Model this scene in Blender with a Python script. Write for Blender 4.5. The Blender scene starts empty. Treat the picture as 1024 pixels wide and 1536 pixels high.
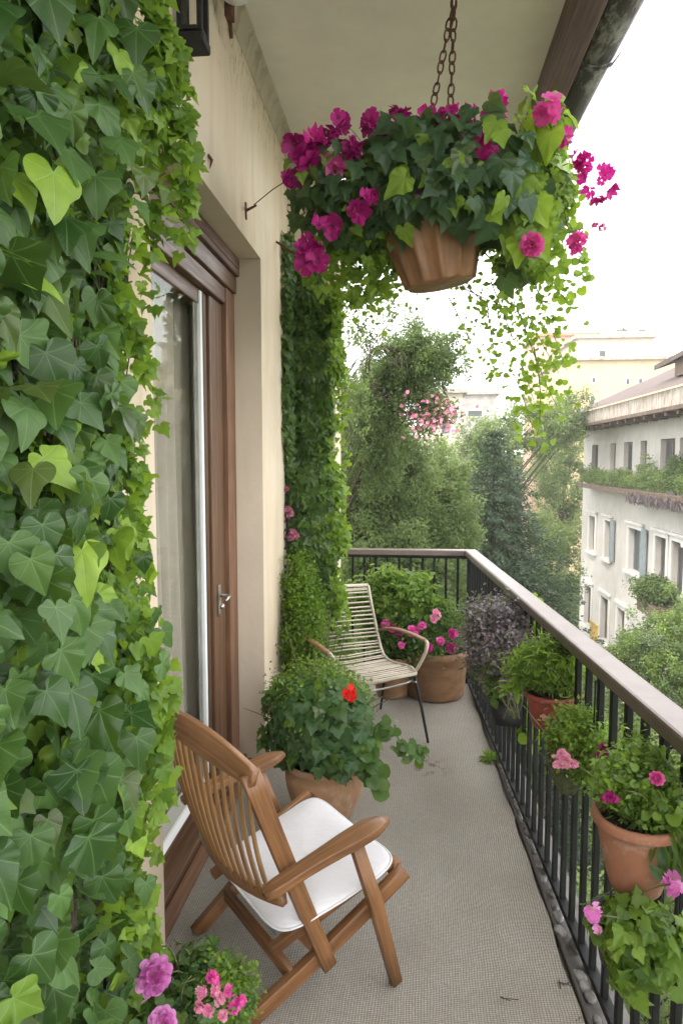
import bpy, math, random
import numpy as np
from mathutils import Vector, Matrix, Quaternion

# ------------------------------------------------------------------ camera, sky, sun, exposure
scn = bpy.context.scene
COL = scn.collection
CAM = Vector((0, 0, 1.65))
PSI, TH, FPX = math.atan(100 / 1003.0), math.atan(78 / 1000.0), 1000.0
fwd = Vector((-math.sin(PSI) * math.cos(TH), math.cos(PSI) * math.cos(TH), -math.sin(TH)))
right = Vector((math.cos(PSI), math.sin(PSI), 0))
upv = right.cross(fwd)
cd = bpy.data.cameras.new('camera')
cam = bpy.data.objects.new('camera', cd)
COL.objects.link(cam)
cd.sensor_fit = 'HORIZONTAL'; cd.sensor_width = 36.0; cd.lens = FPX / 1024 * 36.0
cd.clip_start = 0.05; cd.clip_end = 1500
cam.matrix_world = Matrix(((right.x, upv.x, -fwd.x, CAM.x), (right.y, upv.y, -fwd.y, CAM.y), (right.z, upv.z, -fwd.z, CAM.z), (0, 0, 0, 1)))
scn.camera = cam

SUN_EL, SUN_AZ = math.radians(48), math.radians(212)      # azimuth measured clockwise from +y: behind and left of the balcony
w = bpy.data.worlds.new('World'); scn.world = w; w.use_nodes = True
nt = w.node_tree; nt.nodes.clear()
sky = nt.nodes.new('ShaderNodeTexSky'); sky.sky_type = 'NISHITA'; sky.sun_disc = False
sky.sun_elevation = SUN_EL; sky.sun_rotation = SUN_AZ; sky.air_density = 1.0; sky.dust_density = 3.0; sky.ozone_density = 1.0
mx = nt.nodes.new('ShaderNodeMix'); mx.data_type = 'RGBA'; mx.inputs[0].default_value = 0.72
tc = nt.nodes.new('ShaderNodeTexCoord'); nz = nt.nodes.new('ShaderNodeTexNoise'); nz.inputs['Scale'].default_value = 2.2; nz.inputs['Detail'].default_value = 6
cr = nt.nodes.new('ShaderNodeValToRGB'); cr.color_ramp.elements[0].color = (9.9, 9.8, 9.7, 1); cr.color_ramp.elements[1].color = (12.6, 12.2, 11.6, 1)
bg = nt.nodes.new('ShaderNodeBackground'); bg.inputs['Strength'].default_value = 0.13
wo = nt.nodes.new('ShaderNodeOutputWorld')
nt.links.new(tc.outputs['Generated'], nz.inputs['Vector']); nt.links.new(nz.outputs['Fac'], cr.inputs['Fac'])
nt.links.new(sky.outputs[0], mx.inputs[6]); nt.links.new(cr.outputs[0], mx.inputs[7])
nt.links.new(mx.outputs[2], bg.inputs['Color']); nt.links.new(bg.outputs[0], wo.inputs[0])

sl = bpy.data.lights.new('sun', 'SUN'); sl.energy = 1.15; sl.angle = math.radians(12); sl.color = (1.0, 0.95, 0.86)
so = bpy.data.objects.new('sun', sl); COL.objects.link(so)
sd = Vector((math.sin(SUN_AZ) * math.cos(SUN_EL), math.cos(SUN_AZ) * math.cos(SUN_EL), math.sin(SUN_EL)))
so.rotation_euler = sd.to_track_quat('Z', 'Y').to_euler(); so.location = (0, 0, 20)

scn.view_settings.view_transform = 'Standard'; scn.view_settings.look = 'None'
scn.view_settings.exposure = 1.95; scn.view_settings.gamma = 1.0
scn.cycles.max_bounces = 8; scn.cycles.diffuse_bounces = 4; scn.cycles.transmission_bounces = 6
scn.cycles.transparent_max_bounces = 16; scn.cycles.volume_bounces = 1
scn.cycles.sample_clamp_indirect = 8

# ------------------------------------------------------------------ helpers
rs = np.random.RandomState(7)
random.seed(7)
R = math.radians

def ray(px, py):
    return fwd + (px - 512) / FPX * right - (py - 768) / FPX * upv

def at(px, py, Y):
    d = ray(px, py); return CAM + d * (Y / d.y)

def atx(px, py, X):
    d = ray(px, py); return CAM + d * (X / d.x)

def atz(px, py, Z):
    d = ray(px, py); return CAM + d * ((Z - CAM.z) / d.z)

ORG = {}

def tag(o, label=None, cat=None, group=None, kind=None):
    if label: o['label'] = label
    if cat: o['category'] = cat
    if group: o['group'] = group
    if kind: o['kind'] = kind
    return o

def thing(name, loc, label, cat, group=None):
    o = bpy.data.objects.new(name, None); COL.objects.link(o)
    o.empty_display_size = 0.1
    o.location = loc; ORG[o] = Vector(loc)
    return tag(o, label, cat, group)

def link(name, me, mat, parent):
    o = bpy.data.objects.new(name, me); COL.objects.link(o)
    if mat: me.materials.append(mat)
    if parent is not None:
        o.parent = parent; ORG[o] = ORG[parent]
    else:
        ORG[o] = Vector((0, 0, 0))
    return o

def nrm(v):
    return v / np.maximum(np.linalg.norm(v, axis=-1, keepdims=True), 1e-9)

class M:
    def __init__(s):
        s.v, s.g, s.f, s.sm = [], [], [], []

    def add(s, vs, fs, gs=None, smooth=True):
        b = len(s.v); s.v += [tuple(v) for v in vs]
        s.g += [tuple(g) for g in (gs if gs is not None else vs)]
        s.f += [tuple(i + b for i in f) for f in fs]; s.sm += [smooth] * len(fs)
        return s

    def box(s, c, size, rot=None, smooth=False):
        c = Vector(c); hx, hy, hz = size[0] / 2, size[1] / 2, size[2] / 2
        L = [Vector((x, y, z)) for x in (-hx, hx) for y in (-hy, hy) for z in (-hz, hz)]
        ax = int(np.argmax(size)); o = [ax] + [i for i in range(3) if i != ax]
        off = rs.rand() * 9
        gs = [(l[o[0]] + off, l[o[1]] + off, l[o[2]]) for l in L]
        W = [(rot @ l if rot else l) + c for l in L]
        return s.add(W, [(0, 1, 3, 2), (4, 6, 7, 5), (0, 4, 5, 1), (2, 3, 7, 6), (0, 2, 6, 4), (1, 5, 7, 3)], gs, smooth)

    def box2(s, a, b):
        return s.box([(a[i] + b[i]) / 2 for i in range(3)], [abs(a[i] - b[i]) for i in range(3)])

    def sweep(s, pts, w, t, side=None, rad=0.3, round_=False, n=8, cap=True, closed=False):
        P = [Vector(p) for p in pts]; k = len(P)
        w = list(w) if hasattr(w, '__len__') else [w] * k
        t = list(t) if hasattr(t, '__len__') else [t] * k
        vs, gs, L = [], [], 0.0
        off = rs.rand() * 20
        prev = None
        if round_:
            prof = [(0.5 * math.cos(2 * math.pi * i / n), 0.5 * math.sin(2 * math.pi * i / n)) for i in range(n)]
        for i in range(k):
            if closed: T = (P[(i + 1) % k] - P[i - 1]).normalized()
            else: T = (P[min(i + 1, k - 1)] - P[max(i - 1, 0)]).normalized()
            if side is not None:
                S = Vector(side[i] if isinstance(side, list) else side)
            elif prev is not None: S = prev
            else: S = Vector((0, 0, 1)).cross(T) if abs(T.z) < 0.9 else Vector((1, 0, 0))
            S = (S - T * S.dot(T)).normalized(); prev = S; N = T.cross(S)
            if i: L += (P[i] - P[i - 1]).length
            if round_: pr = [(a * w[i], b * t[i]) for a, b in prof]
            else:
                r = rad * min(w[i], t[i]); pr = []
                for (sx, sy, a0) in ((1, 1, 0), (-1, 1, 90), (-1, -1, 180), (1, -1, 270)):
                    for q in (0, 45, 90):
                        a = math.radians(a0 + q)
                        pr.append((sx * (w[i] / 2 - r) + r * math.cos(a), sy * (t[i] / 2 - r) + r * math.sin(a)))
            for a, b in pr:
                vs.append(P[i] + S * a + N * b); gs.append((L + off, a + off, b))
        m = len(pr); fs = []
        for i in range(k if closed else k - 1):
            j = (i + 1) % k
            for q in range(m):
                fs.append((i * m + q, i * m + (q + 1) % m, j * m + (q + 1) % m, j * m + q))
        if cap and not closed:
            fs.append(tuple(range(m))[::-1]); fs.append(tuple((k - 1) * m + q for q in range(m)))
        return s.add(vs, fs, gs, True)

    def tube(s, pts, r, n=8, closed=False):
        rr = [2 * x for x in r] if hasattr(r, '__len__') else 2 * r
        return s.sweep(pts, rr, rr, None, round_=True, n=n, closed=closed)

    def lathe(s, prof, c, n=40, rot=None, wob=0.0):
        c = Vector(c); vs, gs = [], []
        for (r, z) in prof:
            for i in range(n):
                a = 2 * math.pi * i / n
                rr = r * (1 + wob * math.sin(3 * a + z * 9))
                p = Vector((rr * math.cos(a), rr * math.sin(a), z))
                gs.append(p); vs.append((rot @ p if rot else p) + c)
        fs = []
        for j in range(len(prof) - 1):
            for i in range(n):
                fs.append((j * n + i, j * n + (i + 1) % n, (j + 1) * n + (i + 1) % n, (j + 1) * n + i))
        return s.add(vs, fs, gs, True)

    def build(s, name, mat, parent=None, bevel=0, segs=2, sub=0):
        o0 = ORG[parent] if parent is not None else Vector((0, 0, 0))
        me = bpy.data.meshes.new(name)
        me.from_pydata([tuple(Vector(v) - o0) for v in s.v], [], s.f)
        me.polygons.foreach_set('use_smooth', s.sm)
        a = me.attributes.new('g', 'FLOAT_VECTOR', 'POINT')
        a.data.foreach_set('vector', np.array(s.g, dtype=np.float32).ravel())
        me.update()
        o = link(name, me, mat, parent)
        if bevel:
            b = o.modifiers.new('bevel', 'BEVEL'); b.width = bevel; b.segments = segs; b.limit_method = 'ANGLE'; b.harden_normals = False
        if sub:
            b = o.modifiers.new('sub', 'SUBSURF'); b.levels = b.render_levels = sub
        return o

# ---- leaf instancing into one mesh (numpy)
def smooth_half(h, k=2):
    out = []
    H_ = [(-h[1][0], h[1][1])] + list(h) + [(-h[-2][0], h[-2][1])]
    for i in range(1, len(H_) - 2):
        p0, p1, p2, p3 = H_[i - 1], H_[i], H_[i + 1], H_[i + 2]
        for j in range(k):
            t_ = j / k
            out.append(tuple(.5 * (2 * p1[c] + (p2[c] - p0[c]) * t_ + (2 * p0[c] - 5 * p1[c] + 4 * p2[c] - p3[c]) * t_ ** 2 + (3 * p1[c] - p0[c] - 3 * p2[c] + p3[c]) * t_ ** 3) for c in (0, 1)))
    out.append(h[-1]); out[0] = h[0]
    return out

def leaf_tmpl(half, rings=(0.5, 1.0), fold=0.10, droop=0.22, wave=0.03, sm=1):
    if sm > 1: half = smooth_half(half, sm)
    full = [(u, v) for u, v in half] + [(-u, v) for u, v in half[-2:0:-1]]
    V, UV = [(0, 0, 0)], [(0, 0)]
    n = len(full)
    for r in rings:
        for i, (u, v) in enumerate(full):
            a, b = u * r, v * r
            z = fold * abs(a) - droop * (a * a + b * b) + wave * r * r * math.sin(i * (2.3 if sm == 1 else .95))
            V.append((a, b, z)); UV.append((a, b))
    F = []
    for i in range(n):
        F.append((0, 1 + i, 1 + (i + 1) % n))
        for k in range(len(rings) - 1):
            a, b = 1 + k * n + i, 1 + k * n + (i + 1) % n
            F.append((a, a + n, b + n)); F.append((a, b + n, b))
    return np.array(V, float), np.array(F, int), np.array(UV, float)

HEART = leaf_tmpl([(0, -0.02), (.08, -.16), (.2, -.25), (.34, -.24), (.45, -.14), (.51, .0), (.52, .14), (.47, .28), (.43, .36), (.33, .5), (.22, .66), (.10, .84), (0, 1.0)], rings=(0.35, 0.7, 1.0), fold=.17, droop=.30, sm=2)
HEART2 = leaf_tmpl([(0, -.02), (.10, -.2), (.30, -.28), (.50, -.16), (.58, .06), (.52, .28), (.40, .40), (.30, .52), (.20, .74), (0, 1.02)], rings=(.35, .7, 1.0), fold=.10, droop=.38, wave=.022, sm=2)
HEART3 = leaf_tmpl([(0, -.02), (.06, -.16), (.22, -.22), (.40, -.1), (.60, .0), (.62, .14), (.50, .26), (.44, .30), (.40, .44), (.28, .56), (.12, .80), (0, .98)], rings=(.35, .7, 1.0), fold=.22, droop=.20, wave=.025, sm=2)
LOBED = leaf_tmpl([(0, -0.02), (.07, -.14), (.2, -.22), (.36, -.2), (.46, -.06), (.57, .04), (.56, .16), (.50, .27), (.49, .36), (.38, .45), (.26, .58), (.14, .78), (0, 1.0)], rings=(0.35, 0.7, 1.0), wave=.025, fold=.15, sm=2)
IVY = leaf_tmpl([(0, 0), (.14, -.2), (.4, -.2), (.68, .08), (.44, .2), (.42, .42), (.2, .6), (0, 1.0)], rings=(0.5, 1.0), wave=.06)
ROUND = leaf_tmpl([(0, 0), (.2, -.12), (.45, .0), (.55, .3), (.45, .6), (.22, .82), (0, .88)], rings=(1.0,), fold=.2, wave=.05)
OVAL = leaf_tmpl([(0, 0), (.2, .22), (.25, .5), (.15, .8), (0, 1.0)], rings=(1.0,), fold=.3, droop=.3, wave=0)
OVAL = (OVAL[0], OVAL[1], OVAL[2])
NARROW = leaf_tmpl([(0, 0), (.09, .35), (.07, .7), (0, 1.0)], rings=(1.0,), fold=.3, droop=.3, wave=0)
DIA = (np.array([(0, 0, 0), (.3, .45, .06), (0, 1, -.12), (-.3, .45, .06)], float), np.array([(0, 1, 2), (0, 2, 3)]), np.array([(0, 0), (.3, .45), (0, 1), (-.3, .45)], float))

def petal(n=5, wid=0.62, cup=0.25, ruff=0.10, gap=0.08):
    V, F, UV = [], [], []
    for k in range(n):
        a = 2 * math.pi * k / n; ca, sa = math.cos(a), math.sin(a); b = len(V)
        for i, (r, h) in enumerate(((gap, .06), (.4, wid * .62), (.78, wid), (1.0, wid * .72))):
            for j in (-1, -.33, .33, 1):
                x, y = r * (1 - .08 * abs(j)), j * h * .5
                z = cup * r * r + ruff * (i / 3) * math.sin(j * 7 + k * 2.1) + (k % 2) * .02
                V.append((x * ca - y * sa, x * sa + y * ca, z)); UV.append((r, j))
        for i in range(3):
            for j in range(3):
                p = b + i * 4 + j
                F.append((p, p + 4, p + 5)); F.append((p, p + 5, p + 1))
    return np.array(V), np.array(F), np.array(UV)
FLO5 = petal(5, .92, .30, .20)
FLO8 = petal(9, .55, .35, .10)

class Leaves:
    def __init__(s):
        s.V, s.F, s.U, s.C, s.n = [], [], [], [], 0

    def add(s, tmpl, P, N, T, size, young=0.0, curl=1.0):
        P = np.asarray(P, float).reshape(-1, 3); k = len(P)
        if k == 0: return s
        N = nrm(np.broadcast_to(np.asarray(N, float), (k, 3)) + 0.0); T = np.broadcast_to(np.asarray(T, float), (k, 3)) + 0.0
        T = nrm(T - N * (T * N).sum(1, keepdims=True)); S = np.cross(T, N)
        size = np.broadcast_to(np.asarray(size, float), (k,))[:, None, None]
        tv, tf, tu = tmpl
        cu = (curl * (0.3 + 1.5 * rs.rand(k)))[:, None, None]
        asp = (0.85 + .3 * rs.rand(k))[:, None, None]
        V = P[:, None, :] + size * (asp * tv[None, :, 0:1] * S[:, None, :] + tv[None, :, 1:2] * T[:, None, :] + cu * tv[None, :, 2:3] * N[:, None, :])
        m = len(tv)
        F = tf[None] + (np.arange(k) * m)[:, None, None] + s.n
        C = np.ones((k, m, 4)); C[:, :, 0] = rs.rand(k)[:, None]; C[:, :, 1] = np.resize(np.asarray(young, float), (k,))[:, None]; C[:, :, 2] = rs.rand(k)[:, None]
        s.V.append(V.reshape(-1, 3)); s.F.append(F.reshape(-1, 3)); s.U.append(np.tile(tu, (k, 1))); s.C.append(C.reshape(-1, 4)); s.n += k * m
        return s

    def build(s, name, mat, parent=None, smooth=True):
        o0 = ORG[parent] if parent is not None else Vector((0, 0, 0))
        V = np.concatenate(s.V) - np.array(o0); F = np.concatenate(s.F).astype(np.int32); U = np.concatenate(s.U); C = np.concatenate(s.C)
        me = bpy.data.meshes.new(name)
        me.vertices.add(len(V)); me.vertices.foreach_set('co', V.astype(np.float32).ravel())
        me.loops.add(F.size); me.loops.foreach_set('vertex_index', F.ravel())
        me.polygons.add(len(F)); me.polygons.foreach_set('loop_start', np.arange(0, F.size, 3, dtype=np.int32))
        me.polygons.foreach_set('use_smooth', np.full(len(F), smooth))
        uv = me.uv_layers.new(name='leaf'); uv.data.foreach_set('uv', U[F.ravel()].astype(np.float32).ravel())
        ca = me.color_attributes.new('lc', 'FLOAT_COLOR', 'POINT'); ca.data.foreach_set('color', C.astype(np.float32).ravel())
        me.update(calc_edges=True); me.validate()
        return link(name, me, mat, parent)

def rv(n, s=1.0):
    return rs.randn(n, 3) * s

def ellipsoid(n, c, r, shell=0.6, lumps=0):
    d = nrm(rv(n)); rad = (shell + (1 - shell) * rs.rand(n)) ** 1.0
    if lumps:
        K = nrm(rv(lumps)); am = (np.clip((d @ K.T) - .55, 0, 1)).max(1) * 1.1
        rad = rad * (.72 + am)
    return np.array(c) + d * rad[:, None] * np.array(r), d

# ------------------------------------------------------------------ materials
def mat_new(name):
    m = bpy.data.materials.new(name); m.use_nodes = True
    t = m.node_tree; t.nodes.clear()
    out = t.nodes.new('ShaderNodeOutputMaterial'); b = t.nodes.new('ShaderNodeBsdfPrincipled')
    t.links.new(b.outputs[0], out.inputs[0])
    return m, t, b, out

def nd(t, typ, **kw):
    n = t.nodes.new(typ)
    for k, v in kw.items():
        if k.startswith('i_'):
            key = k[2:]; key = int(key) if key.isdigit() else key
            n.inputs[key].default_value = v
        else: setattr(n, k, v)
    return n

def math_(t, op, a, b=None, c=None):
    n = t.nodes.new('ShaderNodeMath'); n.operation = op
    for i, x in enumerate((a, b, c)):
        if x is None: continue
        if isinstance(x, (int, float)): n.inputs[i].default_value = x
        else: t.links.new(x, n.inputs[i])
    return n.outputs[0]

def mixc(t, f, a, b, blend='MIX'):
    n = t.nodes.new('ShaderNodeMix'); n.data_type = 'RGBA'; n.blend_type = blend
    for i, x in ((0, f), (6, a), (7, b)):
        if isinstance(x, (int, float)): n.inputs[i].default_value = x
        elif isinstance(x, tuple): n.inputs[i].default_value = (*x, 1) if len(x) == 3 else x
        else: t.links.new(x, n.inputs[i])
    return n.outputs[2]

def noise(t, vec, scale, detail=4, rough=.55, mscale=None):
    if mscale:
        mp = nd(t, 'ShaderNodeMapping'); mp.inputs['Scale'].default_value = mscale; t.links.new(vec, mp.inputs[0]); vec = mp.outputs[0]
    n = nd(t, 'ShaderNodeTexNoise'); n.inputs['Scale'].default_value = scale; n.inputs['Detail'].default_value = detail; n.inputs['Roughness'].default_value = rough
    t.links.new(vec, n.inputs['Vector']); return n.outputs['Fac']

def ramp(t, f, lo, hi, a=0.0, b=1.0):
    n = nd(t, 'ShaderNodeMapRange'); n.inputs[1].default_value = lo; n.inputs[2].default_value = hi; n.inputs[3].default_value = a; n.inputs[4].default_value = b
    t.links.new(f, n.inputs[0]); return n.outputs[0]

def bump(t, b, h, strength, dist=0.01):
    n = nd(t, 'ShaderNodeBump'); n.inputs['Strength'].default_value = strength; n.inputs['Distance'].default_value = dist
    t.links.new(h, n.inputs['Height']); t.links.new(n.outputs[0], b.inputs['Normal'])

def objco(t):
    return nd(t, 'ShaderNodeTexCoord').outputs['Object']

def attr(t, name, out='Vector'):
    return nd(t, 'ShaderNodeAttribute', attribute_name=name).outputs[out]

def simple(name, col, rough=.6, var=.25, scale=8, bmp=.2, bscale=60, metal=0, col2=None, spec=.5, bd=.004, mscale=None):
    m, t, b, o = mat_new(name); co = objco(t)
    f = noise(t, co, scale, 5, .6, mscale)
    c2 = col2 or tuple(x * (1 - var * 1.4) for x in col)
    c = mixc(t, ramp(t, f, .35, .68), col, c2)
    t.links.new(c, b.inputs['Base Color']); b.inputs['Roughness'].default_value = rough; b.inputs['Metallic'].default_value = metal
    b.inputs['Specular IOR Level'].default_value = spec
    if bmp: bump(t, b, noise(t, co, bscale, 4), bmp, bd)
    return m

def plaster(name, col, dirt=(.30, .22, .13), stain=0.35, mildew=False):
    m, t, b, o = mat_new(name); co = objco(t)
    big = noise(t, co, 1.6, 5, .6); st = noise(t, co, 3.0, 6, .65, (3.0, 3.0, .35)); fine = noise(t, co, 28, 6, .65)
    c = mixc(t, ramp(t, big, .3, .75), col, tuple(x * .82 for x in col))
    c = mixc(t, ramp(t, st, .5, .82, 0, stain), c, dirt)
    sp = noise(t, co, 9, 8, .72)
    c = mixc(t, ramp(t, sp, .66, .74, 0, .45), c, tuple(x * .55 for x in col))
    if mildew:
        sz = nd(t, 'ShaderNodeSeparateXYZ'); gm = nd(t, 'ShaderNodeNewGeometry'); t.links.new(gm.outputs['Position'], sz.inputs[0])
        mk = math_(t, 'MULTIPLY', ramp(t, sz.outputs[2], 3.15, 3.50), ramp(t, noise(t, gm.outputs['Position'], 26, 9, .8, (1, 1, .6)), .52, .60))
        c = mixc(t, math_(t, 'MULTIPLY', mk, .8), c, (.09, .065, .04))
        mk = math_(t, 'MULTIPLY', ramp(t, noise(t, gm.outputs['Position'], 2.2, 8, .7, (1, 1.2, .25)), .50, .70), .45)
        c = mixc(t, mk, c, (.36, .25, .14))
        mk = ramp(t, noise(t, gm.outputs['Position'], 1.1, 3, .5), .42, .62, 0, .35)
        c = mixc(t, mk, c, (.50, .38, .24))
    t.links.new(c, b.inputs['Base Color']); b.inputs['Roughness'].default_value = .9; b.inputs['Specular IOR Level'].default_value = .2
    h = math_(t, 'ADD', math_(t, 'MULTIPLY', fine, .5), math_(t, 'MULTIPLY', noise(t, co, 6, 5), .9))
    bump(t, b, h, .35, .012)
    return m

def wood(name, light, dark, rough=.42, scale=1.0, worn=0.3):
    m, t, b, o = mat_new(name); g = attr(t, 'g')
    f1 = noise(t, g, 3.0, 8, .65, (1.2 * scale, 26 * scale, 26 * scale)); f2 = noise(t, g, 9, 6, .6, (1.0 * scale, 60 * scale, 60 * scale))
    f3 = noise(t, g, 5, 3, .5, (1, 2, 2))
    c = mixc(t, ramp(t, f1, .32, .68), light, dark)
    c = mixc(t, ramp(t, f2, .55, .75, 0, .55), c, tuple(x * .35 for x in dark))
    c = mixc(t, ramp(t, f3, .45, .75, 0, worn), c, tuple(min(1, x * 1.5) for x in light))
    t.links.new(c, b.inputs['Base Color']); b.inputs['Roughness'].default_value = rough
    t.links.new(ramp(t, f1, .3, .7, rough - .08, rough + .18), b.inputs['Roughness'])
    bump(t, b, f2, .18, .003)
    return m

def leafmat(name, mature, light, young=(.24, .38, .03), trans=.32, veins=True, rough=.42, tcol=(.42, .62, .05), backw=1.35):
    m, t, b, out = mat_new(name)
    lc = nd(t, 'ShaderNodeAttribute', attribute_name='lc'); sp = nd(t, 'ShaderNodeSeparateColor'); t.links.new(lc.outputs['Color'], sp.inputs[0])
    c = mixc(t, sp.outputs[0], mature, light)
    c = mixc(t, math_(t, 'MULTIPLY', ramp(t, sp.outputs[2], .90, 1.0, 0, .22), 1.0), c, (.20, .17, .05))
    c = mixc(t, sp.outputs[1], c, young)
    co = objco(t)
    c = mixc(t, ramp(t, noise(t, co, 30, 4), .35, .7, 0, .25), c, tuple(x * .55 for x in mature))
    hgt = noise(t, co, 120, 2)
    if veins:
        uv = nd(t, 'ShaderNodeUVMap', uv_map='leaf'); sx = nd(t, 'ShaderNodeSeparateXYZ'); t.links.new(uv.outputs[0], sx.inputs[0])
        X, Y = sx.outputs[0], sx.outputs[1]
        r = math_(t, 'SQRT', math_(t, 'ADD', math_(t, 'MULTIPLY', X, X), math_(t, 'MULTIPLY', Y, Y)))
        a = math_(t, 'ABSOLUTE', math_(t, 'ARCTAN2', X, Y))
        pp = math_(t, 'PINGPONG', math_(t, 'MULTIPLY', a, math_(t, 'MULTIPLY_ADD', r, -.22, 1.08)), .40)           # veins every 0.72 rad from the petiole
        d = math_(t, 'MULTIPLY', r, pp)
        v1 = ramp(t, d, .004, .020, 1, 0)
        # side veins: herringbone on |x|-y
        s2 = math_(t, 'PINGPONG', math_(t, 'ADD', math_(t, 'MULTIPLY', r, 5.5), math_(t, 'MULTIPLY', pp, -7.0)), .5)
        v2 = ramp(t, s2, .0, .10, .35, 0)
        vv = math_(t, 'MAXIMUM', v1, v2)
        c = mixc(t, math_(t, 'MULTIPLY', vv, .24), c, tuple(min(.8, x * 2.2 + .07) for x in light))
        hgt = math_(t, 'ADD', math_(t, 'MULTIPLY', hgt, .25), math_(t, 'MULTIPLY', vv, -1.0))
    geo = nd(t, 'ShaderNodeNewGeometry')
    c = mixc(t, math_(t, 'MULTIPLY', geo.outputs['Backfacing'], .5), c, tuple(min(.6, x * backw + .03) for x in light))
    t.links.new(c, b.inputs['Base Color']); b.inputs['Roughness'].default_value = rough; b.inputs['Specular IOR Level'].default_value = .35
    t.links.new(math_(t, 'MULTIPLY_ADD', sp.outputs[0], .22, rough - .10), b.inputs['Roughness'])
    bump(t, b, hgt, .25, .002)
    tr = nd(t, 'ShaderNodeBsdfTranslucent'); ct = mixc(t, .55, c, tcol, 'MIX')
    hs = nd(t, 'ShaderNodeMixRGB') if False else None
    t.links.new(ct, tr.inputs['Color'])
    ms = nd(t, 'ShaderNodeMixShader'); ms.inputs[0].default_value = trans
    t.links.new(b.outputs[0], ms.inputs[1]); t.links.new(tr.outputs[0], ms.inputs[2]); t.links.new(ms.outputs[0], out.inputs[0])
    return m

def flowermat(name, c1, c2, core=None):
    m, t, b, out = mat_new(name)
    lc = nd(t, 'ShaderNodeAttribute', attribute_name='lc'); sp = nd(t, 'ShaderNodeSeparateColor'); t.links.new(lc.outputs['Color'], sp.inputs[0])
    c = mixc(t, sp.outputs[0], c1, c2)
    uv = nd(t, 'ShaderNodeUVMap', uv_map='leaf'); sx = nd(t, 'ShaderNodeSeparateXYZ'); t.links.new(uv.outputs[0], sx.inputs[0])
    st = noise(t, uv.outputs[0], 3, 3, .5, (1.5, 9, 1))
    c = mixc(t, ramp(t, st, .4, .7, 0, .4), c, tuple(x * .45 for x in c1))
    if core: c = mixc(t, ramp(t, sx.outputs[0], .12, .35, 1, 0), c, core)
    t.links.new(c, b.inputs['Base Color']); b.inputs['Roughness'].default_value = .6
    tr = nd(t, 'ShaderNodeBsdfTranslucent'); t.links.new(c, tr.inputs['Color'])
    ms = nd(t, 'ShaderNodeMixShader'); ms.inputs[0].default_value = .35
    t.links.new(b.outputs[0], ms.inputs[1]); t.links.new(tr.outputs[0], ms.inputs[2]); t.links.new(ms.outputs[0], out.inputs[0])
    return m

K = {}
K['wall'] = plaster('wall_plaster', (.63, .55, .43), mildew=True)
K['reveal'] = plaster('reveal_plaster', (.66, .57, .46), stain=.15)
K['ceiling'] = plaster('ceiling_paint', (.88, .82, .79), stain=.08)
K['trim'] = plaster('trim_plaster', (.48, .42, .33), dirt=(.08, .06, .04), stain=.8)
K['chairwood'] = wood('teak', (.25, .118, .045), (.10, .042, .016), .34)
K['slatwood'] = wood('slat_wood', (.28, .15, .050), (.12, .055, .018), .34)
K['doorwood'] = wood('door_wood', (.135, .066, .029), (.055, .027, .012), .4, .6, .15)
K['framewood'] = wood('frame_wood', (.20, .10, .052), (.10, .046, .024), .5, .6)
K['beamwood'] = wood('beam_wood', (.13, .065, .045), (.055, .026, .018), .6, .6)
K['greywood'] = wood('weathered_cane', (.62, .56, .46), (.34, .29, .22), .65, 1, .3)
K['armcane'] = wood('brown_cane', (.34, .19, .10), (.16, .085, .045), .5)
K['bark'] = simple('bark', (.085, .06, .04), .9, .5, 12, .8, 40, bd=.02)
K['darkbark'] = simple('dark_bark', (.075, .055, .04), .9, .5, 12, .8, 40, bd=.02)
K['stem'] = simple('stem', (.14, .15, .05), .7, .4, 20, .1)
K['iron'] = simple('black_iron', (.016, .016, .017), .6, .5, 30, .25, 90, .0, bd=.002, spec=.3)
K['greeniron'] = simple('painted_iron', (.013, .015, .014), .6, .4, 14, .2, 70, 0, bd=.002, spec=.22)
K['rust'] = simple('rusty_iron', (.14, .055, .03), .8, .5, 30, .5, 90, .3, bd=.002)
K['rail'] = simple('handrail_paint', (.155, .115, .10), .34, .25, 9, .12, 60, .25, col2=(.11, .08, .07), bd=.002, spec=.6)
K['handle'] = simple('steel', (.5, .48, .45), .3, .3, 20, .1, 60, .9)
K['white'] = simple('white_frame', (.78, .79, .80), .4, .08, 5, .05)
K['black'] = simple('black_rubber', (.015, .015, .017), .6, .3, 5, 0)
K['terra'] = simple('terracotta', (.33, .145, .085), .8, .28, 7, .25, 45, col2=(.24, .10, .058), bd=.004)
K['tan'] = simple('tan_clay', (.42, .245, .13), .75, .3, 5, .2, 40, col2=(.30, .165, .09), bd=.004)
K['redpot'] = simple('red_plastic', (.26, .045, .035), .45, .3, 8, .08, 50)
K['brownpot'] = wood('brown_planter', (.24, .13, .065), (.13, .065, .03), .5, .25)
K['basketpot'] = wood('basket_bronze', (.27, .135, .062), (.14, .065, .030), .42, .2, .4)
K['soil'] = simple('soil', (.035, .024, .016), 1, .5, 40, 1, 80, bd=.01)
K['mossy'] = simple('moss', (.10, .12, .05), .95, .5, 25, 1, 60, bd=.01)
K['dark'] = simple('dark_room', (.10, .095, .09), .9, .2, 3, 0)
K['pebble'] = simple('pebble_stone', (.34, .33, .32), .8, .5, 12, .3, 60, col2=(.06, .055, .05))
K['amber'] = simple('amber_glass', (.22, .15, .10), .2, .3, 5, 0)
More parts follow.
